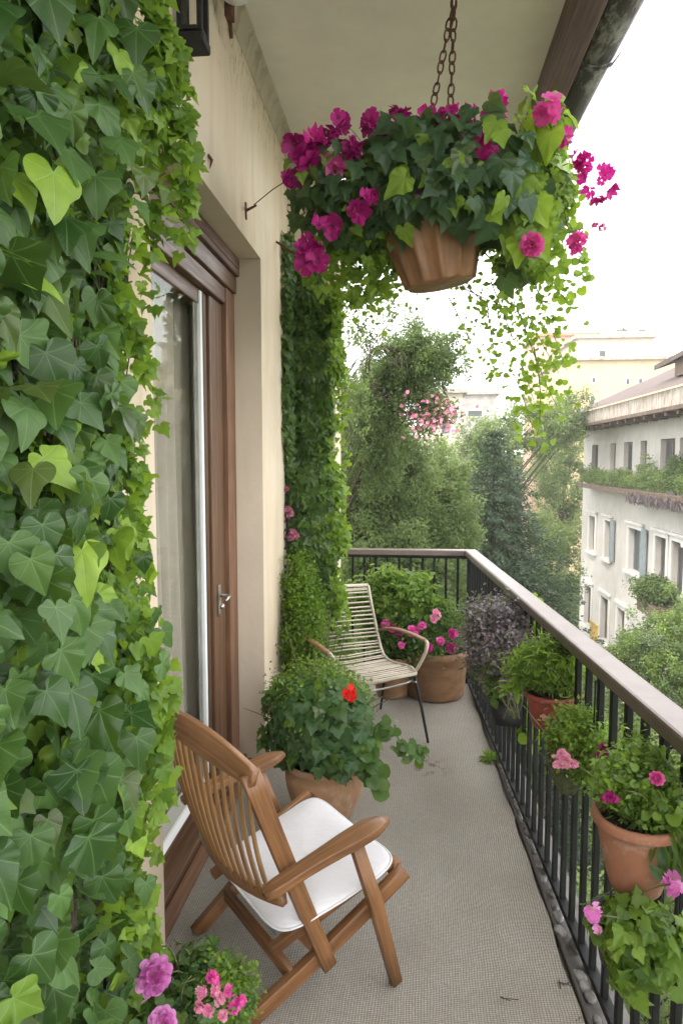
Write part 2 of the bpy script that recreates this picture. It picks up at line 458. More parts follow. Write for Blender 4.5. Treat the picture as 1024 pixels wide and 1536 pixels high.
for k_ in ('terra', 'tan'):
    t = K[k_].node_tree; b = [n_ for n_ in t.nodes if n_.type == 'BSDF_PRINCIPLED'][0]; src = b.inputs['Base Color'].links[0].from_socket; co = objco(t)
    c = mixc(t, ramp(t, noise(t, co, 14, 8, .75), .54, .66, 0, .40), src, (.48, .40, .33)); c = mixc(t, ramp(t, noise(t, co, 5, 6, .7, (1, 1, .4)), .55, .72, 0, .6), c, (.11, .065, .04)); t.links.new(c, b.inputs['Base Color'])

# white cotton with soft wrinkles
m, t, b, o = mat_new('white_cotton'); co = objco(t); b.inputs['Base Color'].default_value = (.66, .66, .69, 1); b.inputs['Roughness'].default_value = .85
b.inputs['Sheen Weight'].default_value = .2
h = math_(t, 'ADD', math_(t, 'MULTIPLY', noise(t, co, 9, 4, .6, (1, 2.2, 1)), 1.0), math_(t, 'MULTIPLY', noise(t, co, 500, 2), .02)); bump(t, b, h, .22, .04); K['cotton'] = m
# curtain
m, t, b, o = mat_new('curtain_cloth'); co = objco(t); t.links.new(mixc(t, noise(t, co, 3, 4), (.66, .61, .55), (.48, .44, .40)), b.inputs['Base Color']); b.inputs['Roughness'].default_value = .9; K['curtain'] = m
# window glass: reflective, see-through
def glass(name, tint=(.82, .86, .84), refl=1.0):
    m, t, b, o = mat_new(name); t.nodes.remove(b)
    g = nd(t, 'ShaderNodeBsdfGlossy'); g.inputs['Roughness'].default_value = .02; g.inputs['Color'].default_value = (.9, .95, .95, 1)
    tr = nd(t, 'ShaderNodeBsdfTransparent'); tr.inputs['Color'].default_value = (*tint, 1)
    fr = nd(t, 'ShaderNodeFresnel'); fr.inputs[0].default_value = 1.5
    ms = nd(t, 'ShaderNodeMixShader'); t.links.new(math_(t, 'MULTIPLY', fr.outputs[0], refl), ms.inputs[0]); t.links.new(tr.outputs[0], ms.inputs[1]); t.links.new(g.outputs[0], ms.inputs[2]); t.links.new(ms.outputs[0], o.inputs[0])
    return m
K['glass'] = glass('door_glass', (.86, .86, .84), .12)
# woven carpet: raised grid of small blocks
m, t, b, o = mat_new('woven_mat'); co = objco(t)
mp = nd(t, 'ShaderNodeMapping'); mp.inputs['Rotation'].default_value = (0, 0, R(2)); t.links.new(co, mp.inputs[0])
nzv = nd(t, 'ShaderNodeTexNoise'); nzv.inputs['Scale'].default_value = 9; t.links.new(co, nzv.inputs['Vector'])
wv = nd(t, 'ShaderNodeVectorMath', operation='MULTIPLY_ADD'); t.links.new(nzv.outputs['Color'], wv.inputs[0]); wv.inputs[1].default_value = (.012, .012, 0); t.links.new(mp.outputs[0], wv.inputs[2])
br = nd(t, 'ShaderNodeTexBrick'); br.offset = .0; br.squash = 1.0
br.inputs['Scale'].default_value = 1.0; br.inputs['Brick Width'].default_value = .0088; br.inputs['Row Height'].default_value = .0070; br.inputs['Mortar Size'].default_value = .0014; br.inputs['Mortar Smooth'].default_value = .9
t.links.new(wv.outputs[0], br.inputs['Vector'])
br.inputs['Color1'].default_value = (.46, .43, .38, 1); br.inputs['Color2'].default_value = (.37, .345, .30, 1); br.inputs['Mortar'].default_value = (.14, .13, .11, 1)
big = noise(t, co, 2.2, 6, .6); c = mixc(t, ramp(t, big, .35, .7, 0, .45), br.outputs['Color'], (.22, .195, .16))
c = mixc(t, ramp(t, noise(t, co, .9, 4, .6, (1, .5, 1)), .42, .62, 0, .30), c, (.15, .13, .105)); spk = noise(t, co, 60, 5, .7); c = mixc(t, ramp(t, spk, .62, .75, 0, .45), c, (.09, .07, .05))
# a brown dried stain with a ragged outline
sc = nd(t, 'ShaderNodeVectorMath', operation='DISTANCE'); sc.inputs[1].default_value = (.125, 3.5, .004)
nn = nd(t, 'ShaderNodeTexNoise'); nn.inputs['Scale'].default_value = 22; nn.inputs['Detail'].default_value = 6; t.links.new(co, nn.inputs['Vector'])
t.links.new(co, sc.inputs[0])
sm = math_(t, 'MULTIPLY', ramp(t, sc.outputs['Value'], .02, .15, 1, 0), ramp(t, nn.outputs['Fac'], .50, .62, 0, .8))
c = mixc(t, sm, c, (.10, .055, .03))
t.links.new(c, b.inputs['Base Color']); b.inputs['Roughness'].default_value = .88; b.inputs['Specular IOR Level'].default_value = .25
hh = math_(t, 'ADD', math_(t, 'MULTIPLY', br.outputs['Fac'], -1.0), math_(t, 'MULTIPLY', big, 1.2)); bump(t, b, hh, .7, .004); K['carpet'] = m
# weathered gutter: dark zinc with chalky patches
m, t, b, o = mat_new('weathered_zinc'); co = objco(t)
f = noise(t, co, 16, 8, .75, (1, .35, 1)); f2 = noise(t, co, 1.3, 3)
c = mixc(t, math_(t, 'MULTIPLY', ramp(t, f, .50, .60), ramp(t, f2, .40, .6)), (.045, .042, .042), (.42, .41, .40))
t.links.new(c, b.inputs['Base Color']); b.inputs['Roughness'].default_value = .55; bump(t, b, f, .4, .01); K['gutter'] = m

LM = {}
LM['near'] = leafmat('ivy_leaf', (.014, .048, .008), (.074, .150, .034), trans=.16, rough=.42)
LM['small'] = leafmat('small_ivy_leaf', (.042, .10, .014), (.11, .21, .028), trans=.42, veins=False, rough=.38)
LM['column'] = leafmat('column_ivy_leaf', (.028, .070, .016), (.085, .16, .036), trans=.35, veins=False)
LM['basket'] = leafmat('basket_leaf', (.020, .058, .024), (.048, .105, .042), young=(.30, .46, .03), trans=.30)
LM['vine'] = leafmat('vine_leaf', (.07, .14, .018), (.14, .25, .032), young=(.25, .38, .035), trans=.5, veins=False)
LM['bush'] = leafmat('bush_leaf', (.026, .074, .022), (.070, .145, .040), trans=.28, veins=False)
LM['fresh'] = leafmat('fresh_leaf', (.045, .105, .020), (.12, .215, .045), trans=.4, veins=False)
LM['purple'] = leafmat('purple_leaf', (.045, .028, .042), (.17, .125, .165), young=(.35, .30, .34), trans=.15, veins=False)
LM['conifer'] = leafmat('conifer_needle', (.010, .023, .015), (.030, .058, .036), trans=.12, veins=False, rough=.6)
LM['tree'] = leafmat('tree_leaf', (.018, .040, .010), (.065, .110, .030), young=(.15, .23, .045), tcol=(.30, .40, .10), trans=.35, veins=False, rough=.5)
LM['treelight'] = leafmat('light_tree_leaf', (.028, .060, .014), (.12, .185, .052), young=(.22, .29, .08), tcol=(.34, .43, .14), trans=.4, veins=False, rough=.5)
LM['grey'] = leafmat('grey_tree_leaf', (.035, .055, .026), (.12, .16, .08), trans=.25, veins=False, rough=.5)
FM = {'magenta': flowermat('magenta_petal', (.60, .008, .26), (.80, .03, .42), (.25, .0, .12)),
      'deep': flowermat('deep_magenta_petal', (.30, .004, .13), (.50, .01, .24), (.12, .0, .06)),
      'pink': flowermat('pink_petal', (.80, .22, .42), (.88, .50, .60), (.7, .1, .3)),
      'hot': flowermat('hot_pink_petal', (.75, .05, .36), (.85, .18, .50), (.5, .02, .2)),
      'lilac': flowermat('lilac_petal', (.72, .16, .56), (.85, .40, .74), (.55, .45, .15)),
      'red': flowermat('red_petal', (.75, .008, .012), (.9, .03, .02), (.4, 0, 0))}

# ------------------------------------------------------------------ setting: ground, floor
m, t, b, o = mat_new('garden_grass'); co = objco(t)
c = mixc(t, ramp(t, noise(t, co, .35, 8, .7), .35, .65), (.055, .085, .025), (.11, .12, .05)); t.links.new(c, b.inputs['Base Color']); b.inputs['Roughness'].default_value = .95
bump(t, b, noise(t, co, 8, 6, .8), .8, .2)
GZ = -8.6
g = M(); n = 40
vs = []; 
for i in range(n + 1):
    for j in range(n + 1):
        x = -160 + 320 * i / n; y = -100 + 340 * j / n
        vs.append((x, y, GZ + .15 * math.sin(x * .2) * math.sin(y * .17)))
g.add(vs, [(i * (n + 1) + j, (i + 1) * (n + 1) + j, (i + 1) * (n + 1) + j + 1, i * (n + 1) + j + 1) for i in range(n) for j in range(n)])
tag(g.build('ground', m), kind='structure')

WX = -.76                       # wall plane
DX = -.92                       # door plane
YF = 4.34                       # far end of the wall
ZC = 3.60                       # ceiling height
def railx(y): return .455 + .048 * (4.85 - y)
def railz(y): return 1.0 + .02 * (4.85 - y)
def edgex(y): return .445 + .026 * (4.8 - y)

fl = M(); Y0, Y1 = -1.6, 5.02
fl.add([(-.98, Y0, -.004), (edgex(Y0) + .16, Y0, -.004), (edgex(Y1) + .14, Y1, -.004), (-.98, Y1, -.004), (-.98, Y0, -.22), (edgex(Y0) + .16, Y0, -.22), (edgex(Y1) + .14, Y1, -.22), (-.98, Y1, -.22)],
       [(0, 1, 2, 3), (4, 7, 6, 5), (0, 4, 5, 1), (1, 5, 6, 2), (2, 6, 7, 3), (3, 7, 4, 0)], smooth=False)
tag(fl.build('balcony_floor', simple('wet_concrete', (.16, .15, .14), .8, .4, 9, .5)), kind='structure')

# carpet sheet with a slightly curled outer edge
cp = M(); nx, ny = 34, 150; vs = []
for j in range(ny + 1):
    y = Y0 + (4.93 - Y0) * j / ny
    for i in range(nx + 1):
        f = i / nx; x = -.93 + (edgex(y) + .93) * f
        z = .004
        e = max(0, (f - .90) / .10)
        z += .016 * e * e * (.6 + .5 * math.sin(y * 3.1) + .3 * math.sin(y * 11)) + .0015 * math.sin(y * 6 + x * 5)
        if i == nx: x += .004 * math.sin(y * 17)
        vs.append((x, y, z))
cp.add(vs, [(j * (nx + 1) + i, j * (nx + 1) + i + 1, (j + 1) * (nx + 1) + i + 1, (j + 1) * (nx + 1) + i) for j in range(ny) for i in range(nx)])
tag(cp.build('carpet', K['carpet']), 'grey beige woven outdoor carpet laid along the balcony floor', 'carpet')

# ------------------------------------------------------------------ the house this balcony belongs to
house = thing('house', (-2.5, 1, GZ), 'cream plastered house wall with a wooden balcony door and overhanging roof', 'house')
wl = M(); TH_ = .30
YD0, YD1, ZD = 1.95, 3.45, 2.68
for a, b_ in (((WX - TH_, -2.0, GZ), (WX, YD0, 4.6)), ((WX - TH_, YD1, GZ), (WX, YF, 4.6)), ((WX - TH_, YD0, ZD), (WX, YD1, 4.6)), ((WX - TH_, YD0, GZ), (WX, YD1, -.003))):
    pass
# subdivided front faces give an uneven plaster surface
def rough_quad(M_, ax, c0, u0, u1, v0, v1, nu, nv, amp, flip=False, off=None):
    vs = []
    for i in range(nu + 1):
        for j in range(nv + 1):
            u = u0 + (u1 - u0) * i / nu; v = v0 + (v1 - v0) * j / nv
            e = 0 if i in (0, nu) or j in (0, nv) else amp * (math.sin(u * 7.3 + v * 3.1) + math.sin(u * 3.7 - v * 9.1 + 1.3) + .5 * math.sin(v * 23 + u * 19))
            p = [0, 0, 0]; p[ax] = c0 + e; o_ = [k for k in range(3) if k != ax]; p[o_[0]] = u; p[o_[1]] = v; vs.append(p)
    fs = []
    for i in range(nu):
        for j in range(nv):
            q = (i * (nv + 1) + j, (i + 1) * (nv + 1) + j, (i + 1) * (nv + 1) + j + 1, i * (nv + 1) + j + 1); fs.append(q[::-1] if flip else q)
    M_.add(vs, fs)
rough_quad(wl, 0, WX, -2.0, YD0, GZ, 4.6, 30, 80, .0018)
rough_quad(wl, 0, WX, YD1, YF, GZ, 4.6, 20, 80, .0018)
rough_quad(wl, 0, WX, YD0, YD1, ZD, 4.6, 20, 26, .0018)
rough_quad(wl, 0, WX, YD0, YD1, GZ, -.225, 6, 10, .001)
rough_quad(wl, 1, YF, WX - TH_, WX, GZ, 4.6, 4, 40, .0)
wl.build('wall', K['wall'], house)
rv_ = M()
rough_quad(rv_, 1, YD1, DX - .14, WX, -.2, ZD, 4, 40, .0012, True)
rough_quad(rv_, 2, ZD, DX - .14, WX, YD0, YD1, 4, 20, .0012)
rough_quad(rv_, 1, YD0, DX - .14, WX, -.2, ZD, 4, 30, .0012)
rv_.build('door_reveal', K['reveal'], house)
# pier beyond the wall end, carrying the ivy column
pr = M(); pr.box2((WX - TH_, YF + .004, GZ), (-.47, YF + .34, ZC - .001)); pr.build('pier', K['wall'], house, .01)
ce = M(); ce.box2((-1.2, -2.0, ZC), (.66, 4.75, ZC + .2)); ce.build('ceiling', K['ceiling'], house)
bd = M()
for a, b_ in (((WX - 6, -2.1, GZ), (WX - 5.8, YF, 6.5)), ((WX - 5.8, -2.1, GZ), (WX - .004 - .0, -2.0, 6.5)), ((WX - 5.8, YF - .1, GZ), (WX - TH_ - .004, YF, 4.598)), ((WX - 5.8, -2.0, 4.6), (WX + .001, YF, 4.75))):
    bd.box2(a, b_)
bd.build('unseen_outer_wall', K['wall'], house)  # unseen house body, added to keep the sun off the balcony
rm = M(); rm.box2((-4.2, 1.2, -.004), (-4.1, 4.2, 3.0)); rm.box2((-4.1, 1.15, 0), (WX - TH_, 1.2, 3)); rm.box2((-4.1, 4.15, 0), (WX - TH_, 4.2, 3)); rm.box2((-4.1, 1.2, 2.9), (WX - TH_ - .01, 4.15, 3)); rm.box2((-4.1, 1.2, -.1), (WX - TH_, 4.15, -.01))
rm.build('room', K['dark'], house)
rf = M()
# pitched roof slab above ceiling
rf.add([(-3.8, -2.3, 6.9), (1.0, -2.3, 3.86), (1.0, 5.0, 3.86), (-3.8, 5.0, 6.9), (-3.8, -2.3, 6.78), (1.0, -2.3, 3.74), (1.0, 5.0, 3.74), (-3.8, 5.0, 6.78)],
       [(0, 1, 2, 3), (4, 7, 6, 5), (0, 4, 5, 1), (1, 5, 6, 2), (2, 6, 7, 3)], smooth=False)
rf.build('roof', simple('roof_tile', (.25, .12, .08), .85, .4, 6, .5), house)
bm_ = M(); bm_.sweep([(.712, -2.2, 3.535), (.712, 1.5, 3.537), (.712, 4.8, 3.533)], .115, .17, (1, 0, 0), rad=.06); bm_.build('roof_beam', K['beamwood'], house)
bm_ = M(); bm_.sweep([(.665, -2.2, 3.60), (.665, 4.78, 3.60)], .03, .03, (1, 0, 0)); bm_.build('beam_batten', K['beamwood'], house)
gt = M(); prof = []
y0, y1 = -2.2, 5.0
vs = []; na = 12
pf = [(.772 + .0, 3.66), (.772, 3.52), (.80, 3.485), (.86, 3.47), (.92, 3.485), (.955, 3.53), (.965, 3.62), (.975, 3.68), (.985, 3.67), (.975, 3.60)]
ys = [y0 + (y1 - y0) * i / 60 for i in range(61)]
for y in ys:
    sag = .006 * math.sin(y * 2.3)
    for (x, z) in pf: vs.append((x + .04 * (2.8 - y) / 2.8 * (x - .77) / .2, y, z + sag))
q = len(pf)
gt.add(vs, [(i * q + j, i * q + j + 1, (i + 1) * q + j + 1, (i + 1) * q + j) for i in range(60) for j in range(q - 1)])
gt.build('gutter', K['gutter'], house)
for y in (1.35, 2.55, 3.35, 4.4):
    s_ = M(); s_.sweep([(x - .004 if i < 2 else x + .004, y, z - .006) for i, (x, z) in enumerate(pf[:6])], .03, .008, (0, 1, 0)); s_.build('gutter_strap', K['gutter'], house)
# cove trim between wall and ceiling, crusted edge
tr = M(); vs = []; N_ = 140
for i in range(N_ + 1):
    y = -2 + (YF + 2) * i / N_
    for k, (x, z) in enumerate(((WX - .003, ZC - .115), (WX + .010, ZC - .112), (WX + .013, ZC - .08), (WX + .024, ZC - .065), (WX + .030, ZC - .03), (WX + .045, ZC - .022), (WX + .05, ZC + .002))):
        j = .0025 * rs.randn() if k in (1, 2) else .0008 * rs.randn()
        vs.append((x + j, y, z + j))
tr.add(vs, [(i * 7 + k, i * 7 + k + 1, (i + 1) * 7 + k + 1, (i + 1) * 7 + k) for i in range(N_) for k in range(6)])
tr.build('wall_trim', K['trim'], house)

# ------------------------------------------------------------------ balcony door
door = thing('balcony_door', (DX, 2.75, 0), 'brown wooden balcony door with tall glass pane set in the cream wall', 'door')
f = M()
f.box2((DX - .10, YD1 - .155, .0), (DX + .02, YD1 - .004, 2.50)); f.build('door_frame', K['framewood'], door, .004)
f = M(); f.box2((DX - .10, YD0, 2.42), (DX + .015, YD1 - .157, 2.50)); f.box2((DX - .12, YD0, 2.503), (DX + .032, YD1 - .004, 2.585)); f.build('frame_head', K['doorwood'], door, .005)
f = M(); f.box2((DX - .12, YD0, 2.588), (DX + .05, YD1 - .004, 2.62)); f.box2((DX - .12, YD0, 2.622), (DX + .05, YD1 - .004, ZD - .004)); f.build('blind_box', K['beamwood'], door, .006)
# stile with grooves
f = M(); f.box2((DX - .06, 3.09, .06), (DX - .004, 3.293, 2.417)); f.build('door_stile', K['doorwood'], door, .006)
f = M(); f.box2((DX - .065, 3.02, .06), (DX - .02, 3.088, 2.417)); f.build('stile_edge', K['doorwood'], door, .005)
f = M(); f.box2((DX - .05, 3.002, .1), (DX - .012, 3.018, 2.41)); f.build('seal', K['black'], door)
f = M(); f.box2((DX - .034, 2.972, .16), (DX - .012, 3.0, 2.41)); f.build('white_bead', K['white'], door, .003)
f = M(); f.box2((DX - .036, 2.93, .16), (DX - .030, 2.970, 2.40)); f.build('inner_bead', simple('grey_frame', (.36, .37, .36), .5), door, .002)
f = M(); f.box2((DX - .06, YD0, .06), (DX - .008, 3.0, .115)); f.box2((DX - .075, YD0, 2.35), (DX - .02, 3.0, 2.419)); f.build('door_rail', K['doorwood'], door, .005)
f = M(); f.add([(DX - .012, YD0, .117), (DX - .012, 3.0, .117), (DX - .055, 3.0, .20), (DX - .055, YD0, .20), (DX - .06, YD0, .117), (DX - .06, 3.0, .117)], [(0, 1, 2, 3), (0, 3, 4), (1, 5, 2), (4, 3, 2, 5)], smooth=False); f.build('white_sill', K['white'], door)
f = M(); f.box2((DX - .029, YD0, .12), (DX - .025, 2.968, 2.38)); f.build('glass_pane', K['glass'], door)
f = M(); f.box2((DX - .1, YD0 - .0, .006), (DX + .06, YD1 - .004, .058)); f.build('threshold', K['doorwood'], door, .006)
f = M(); f.box2((DX + .063, YD0, .006), (DX + .11, YD1 - .004, .034)); f.build('threshold_board', K['framewood'], door, .004)
h = M(); hy, hz = 3.165, .965
h.sweep([(DX - .004, hy, hz - .07), (DX + .006, hy, hz - .07), ], .03, .03, (0, 1, 0))
h.box((DX + .001, hy, hz), (.01, .034, .15)); hp = h.build('handle_plate', K['handle'], door, .003)
h = M(); h.tube([(DX, hy, hz + .02), (DX + .045, hy, hz + .02), (DX + .055, hy - .01, hz + .02), (DX + .055, hy - .085, hz + .012)], [.009, .009, .009, .008]); h.lathe([(.001, 0), (.014, .0), (.016, .012), (.01, .02), (.001, .021)], (DX + .004, hy, hz - .035), 16, Matrix.Rotation(R(90), 3, 'Y')); h.build('handle', K['handle'], hp)
cu = M(); vs = []; n1, n2 = 220, 20
for i in range(n1 + 1):
    y = 1.6 + 1.7 * i / n1
    for j in range(n2 + 1):
        z = .05 + 2.5 * j / n2
        fo = .024 * math.sin(y * 62 + .5 * math.sin(z * 1.3)) + .018 * math.sin(y * 29 + 1.3 + z * .25)
        vs.append((-1.04 + fo * (1.15 - z * .15), y + .01 * math.sin(z * 3), z))
cu.add(vs, [(i * (n2 + 1) + j, (i + 1) * (n2 + 1) + j, (i + 1) * (n2 + 1) + j + 1, i * (n2 + 1) + j + 1) for i in range(n1) for j in range(n2)])
tag(cu.build('curtain', K['curtain']), 'beige pleated curtain hanging behind the balcony door glass', 'curtain')

# ------------------------------------------------------------------ lantern, ceiling fitting, wall irons
lt = thing('wall_lantern', (-.69, 2.33, 3.0), 'black framed lantern fixed high on the cream wall beside the ivy', 'lantern')
c0 = Vector((-.705, 2.22, 0)); hw = .033
L_ = M()
for sx in (-1, 1):
    for sy in (-1, 1):
        L_.box((c0.x + sx * hw, c0.y + sy * hw, 3.24), (.018, .018, .44))
for z in (3.03, 3.46): 
    for sgn in (-1, 1):
        L_.box((c0.x + sgn * hw, c0.y, z), (.014, 2 * hw - .018, .014)); L_.box((c0.x, c0.y + sgn * hw, z), (2 * hw - .018, .014, .014))
L_.build('frame', K['iron'], lt, .003)
L_ = M(); L_.box((c0.x, c0.y, 3.0), (.092, .092, .034)); L_.build('base_plate', K['iron'], lt, .008); L_ = M(); L_.box((c0.x, c0.y, 3.475), (.092, .092, .02)); L_.build('cap_plate', K['iron'], lt, .008)
L_ = M(); L_.box((c0.x, c0.y, 3.24), (.05, .05, .40)); L_.build('glass', K['glass'], lt)
L_ = M(); L_.box((WX + .008, c0.y, 3.3), (.016, .08, .2)); L_.tube([(WX, c0.y, 3.34), (c0.x - hw, c0.y, 3.34)], .012); L_.build('bracket', K['iron'], lt, .003)

cf = thing('ceiling_lamp', (-.66, 2.72, ZC), 'small round white lamp at the top edge of the wall by the ceiling', 'lamp')
c_ = M(); c_.lathe([(.001, 0), (.05, .003), (.056, .02), (.056, .13), (.001, .131)], (-.665, 2.62, 3.40), 28); c_.build('shade', K['white'], cf)
c_ = M(); c_.box((-.71, 2.70, 3.42), (.03, .05, .09)); c_.tube([(-.71, 2.70, 3.39), (-.72, 2.76, 3.34)], .008); c_.build('bracket', K['rust'], cf, .003)

a = atx(368, 316, WX); b_ = at(436, 266, 2.95)
ir = M(); ir.tube([a, a.lerp(b_, .25) + Vector((.0, 0, -.01))], [.007, .005]); ir.tube([a.lerp(b_, .2), a.lerp(b_, .6) + Vector((0, 0, .006)), b_], .0022, 6)
ir.box(a + Vector((.003, 0, 0)), (.006, .018, .075))
tag(ir.build('wall_hook', K['rust']), 'rusty iron hook with a wire reaching from the wall to the hanging basket', 'hook')
a = atx(414, 362, WX); b_ = at(462, 387, 3.75)
ir = M(); ir.tube([a, a.lerp(b_, .5) + Vector((0, 0, -.015)), b_], [.006, .007, .009]); ir.tube([b_, b_ + Vector((.0, 0, -.04))], [.012, .006])
tag(ir.build('wall_hook', K['rust']), 'short dark iron rod sticking out of the wall above the ivy column', 'hook')
ir = M(); p = atx(312, 240, WX); ir.tube([p + Vector((0, 0, .02)), p + Vector((.014, 0, .0)), p + Vector((.006, .002, -.03))], [.006, .007, .001]); tag(ir.build('nail_stub', K['rust']), 'rusty nail stub stuck in the plaster above the door', 'nail')

def chain_mesh(p0, p1, ll=.036, rr=.0028, wd=.011, sagv=(0, 0, 0)):
    m_ = M(); p0, p1 = Vector(p0), Vector(p1); D = p1 - p0; n_ = max(2, int(D.length / (ll * .78))); d = D.normalized()
    A = d.orthogonal().normalized(); B = d.cross(A)
    for i in range(n_):
        f_ = (i + .5) / n_; c = p0 + D * f_ + Vector(sagv) * math.sin(math.pi * f_); S = A if i % 2 else B
        ang = i * .55; S = (A * math.cos(ang + (i % 2) * 1.57) + B * math.sin(ang + (i % 2) * 1.57))
        m_.tube([c + d * (ll / 2 * math.cos(2 * math.pi * k / 10)) + S * (wd * math.sin(2 * math.pi * k / 10)) for k in range(10)], rr, 5, closed=True)
    return m_
p0, p1 = Vector((WX + .012, 4.24, 3.36)), Vector((WX + .012, 4.22, 2.9))
tag(chain_mesh(p0, p1, .05, .003, .018).build('chain', K['iron']), 'thin wire chain hanging on the wall end above the ivy column', 'chain')
p0, p1 = Vector((WX + .012, 4.1, 1.55)), Vector((WX + .012, 4.02, .72))
tag(chain_mesh(p0, p1, .07, .003, .014, (0, -.03, 0)).build('chain', K['iron']), 'loose wire chain dangling low on the wall below the pink flowers', 'chain')

# ------------------------------------------------------------------ railing
rl = thing('balcony_railing', (.55, 3.0, 0), 'dark metal balcony railing with brown handrail running along the right and far edge', 'railing')
def rp(y, dz=0, dx=0): return Vector((railx(y) + dx, y, railz(y) + dz))
CY = 4.86
hr = M()
# outline of the handrail top, mitred at the corner
def rail_prism(M_, inner, outer, z_of, th, rr=.008):
    vs, n_ = [], len(inner)
    for a, b2 in zip(inner, outer):
        z = z_of(a)
        d = (Vector((b2[0], b2[1], 0)) - Vector((a[0], a[1], 0))).normalized()
        A, B = Vector((a[0], a[1], 0)), Vector((b2[0], b2[1], 0))
        for (P_, zz) in ((A, z - th), (A - d * 0, z - rr), (A + d * rr * .3, z - rr * .3), (A + d * rr, z), (B - d * rr, z), (B - d * rr * .3, z - rr * .3), (B, z - rr), (B, z - th)):
            vs.append((P_.x, P_.y, zz))
    fs = [(i * 8 + k, (i + 1) * 8 + k, (i + 1) * 8 + (k + 1) % 8, i * 8 + (k + 1) % 8) for i in range(n_ - 1) for k in range(8)]
    fs += [tuple(range(8)), tuple((n_ - 1) * 8 + k for k in range(8))[::-1]]
    M_.add(vs, fs, None, False)
HW = .042
ysr = [-1.5, 0, 1, 2, 3, 4, CY]
inner = [(railx(y) - HW, y) for y in ysr[:-1]] + [(railx(CY) - HW, CY - HW)] + [(-.46, CY - HW)]
outer = [(railx(y) + HW, y) for y in ysr[:-1]] + [(railx(CY) + HW, CY + HW)] + [(-.46, CY + HW)]
rail_prism(hr, inner, outer, lambda p: railz(p[1]) if p[0] > 0 else 1.0, .038)
hr.build('handrail', K['rail'], rl)
sb = M(); inner = [(railx(y) - .016, y) for y in ysr[:-1]] + [(railx(CY) - .016, CY - .016), (-.46, CY - .016)]; outer = [(railx(y) + .016, y) for y in ysr[:-1]] + [(railx(CY) + .016, CY + .016), (-.46, CY + .016)]
rail_prism(sb, inner, outer, lambda p: (railz(p[1]) if p[0] > 0 else 1.0) - .041, .022, .002); sb.build('rail_strap', K['greeniron'], rl)
bb = M(); rail_prism(bb, inner, outer, lambda p: .055, .022, .002); bb.build('bottom_rail', K['greeniron'], rl)
proto = None
yb = -.3; nb = 0
while yb < CY - .06:
    b2 = M(); ht = railz(yb) - .062
    b2.box((railx(yb), yb, (ht + .02) / 2 + .01), (.018, .026, ht - .02)); b2.build('baluster', K['greeniron'], rl, .002, 1)
    yb += .112; nb += 1
xb = railx(CY) - .09
while xb > -.46:
    b2 = M(); b2.box((xb, CY, .49), (.018, .012, .92)); b2.build('baluster', K['greeniron'], rl, .002, 1); xb -= .085
for y in (CY,):
    b2 = M(); b2.box((railx(y), y, .46), (.05, .05, .99)); b2.build('post', K['greeniron'], rl, .004)
et = M(); et.sweep([(edgex(y) + .016, y, .012 + .003 * math.sin(y * 5)) for y in np.linspace(-1.5, 4.9, 40)], .016, .022, (1, 0, 0)); et.build('edge_strip', simple('edge_metal', (.05, .035, .028), .6, .4, 20, .3), rl)
pb = M()
for i in range(150):
    y = -.2 + 5.0 * rs.rand(); x = edgex(y) + .045 + .018 * rs.randn(); r_ = .009 + .012 * rs.rand()
    c = Vector((x, y, r_ * .5))
    vs, fs = [], []
    for a_ in range(5):
        for b3 in range(8):
            th_, ph = math.pi * a_ / 4, 2 * math.pi * b3 / 8
            vs.append(c + Vector((r_ * math.sin(th_) * math.cos(ph) * (1 + .2 * rs.rand()), 1.5 * r_ * math.sin(th_) * math.sin(ph), r_ * .8 * math.cos(th_))))
    for a_ in range(4):
        for b3 in range(8): fs.append((a_ * 8 + b3, a_ * 8 + (b3 + 1) % 8, (a_ + 1) * 8 + (b3 + 1) % 8, (a_ + 1) * 8 + b3))
    pb.add(vs, fs)
tag(pb.build('gravel', K['pebble']), 'small grey pebbles and debris lying in the gutter below the railing', 'gravel', kind='stuff')

# ------------------------------------------------------------------ near wooden armchair
CU, CV, CO = Vector((.766, .643, 0)), Vector((-.643, .766, 0)), Vector((-.443, 1.803, 0))
def cl(a, b, z): return CO + CU * a + CV * b + Vector((0, 0, z + .006))
ch = thing('wooden_armchair', (-.35, 2.1, 0), 'brown slatted wooden armchair with white cushion near the balcony door', 'armchair')
W_ = K['chairwood']
def bez(p, n=14):
    p = [Vector(q) for q in p]; out = []
    for i in range(n + 1):
        t_ = i / n; q = list(p)
        while len(q) > 1: q = [q[k].lerp(q[k + 1], t_) for k in range(len(q) - 1)]
        out.append(q[0])
    return out
def part(name, pts, w_, t_, side, mat=W_, rad=.12, par=ch):
    m_ = M(); m_.sweep(pts, w_, t_, side, rad); return m_.build(name, mat, par)
# side rails running down into the rear feet
part('side_rail', bez([cl(-.03, -.0, 0), cl(.2, -.04, .125), cl(.505, -.085, .325)], 8), .032, [.050] * 9, CV)
part('side_rail', bez([cl(-.0, .437, 0), cl(.2, .46, .13), cl(.50, .50, .325)], 8), .032, [.048] * 9, CV)
part('seat_rail', [cl(.06, -.01, .20), cl(.48, -.055, .355)], .024, .034, CV)
part('seat_rail', [cl(.06, .42, .20), cl(.48, .46, .355)], .024, .034, CV)
part('front_rail', [cl(.49, -.07, .325), cl(.485, .49, .325)], .05, .03, Vector((0, 0, 1)))
# front legs
part('leg', [cl(.44, -.125, 0), cl(.365, -.118, .28), cl(.29, -.112, .505)], [.036, .046, .04], [.026, .028, .026], CU)
part('leg', [cl(.44, .54, 0), cl(.365, .525, .28), cl(.29, .51, .475)], [.036, .046, .04], [.026, .028, .026], CU)
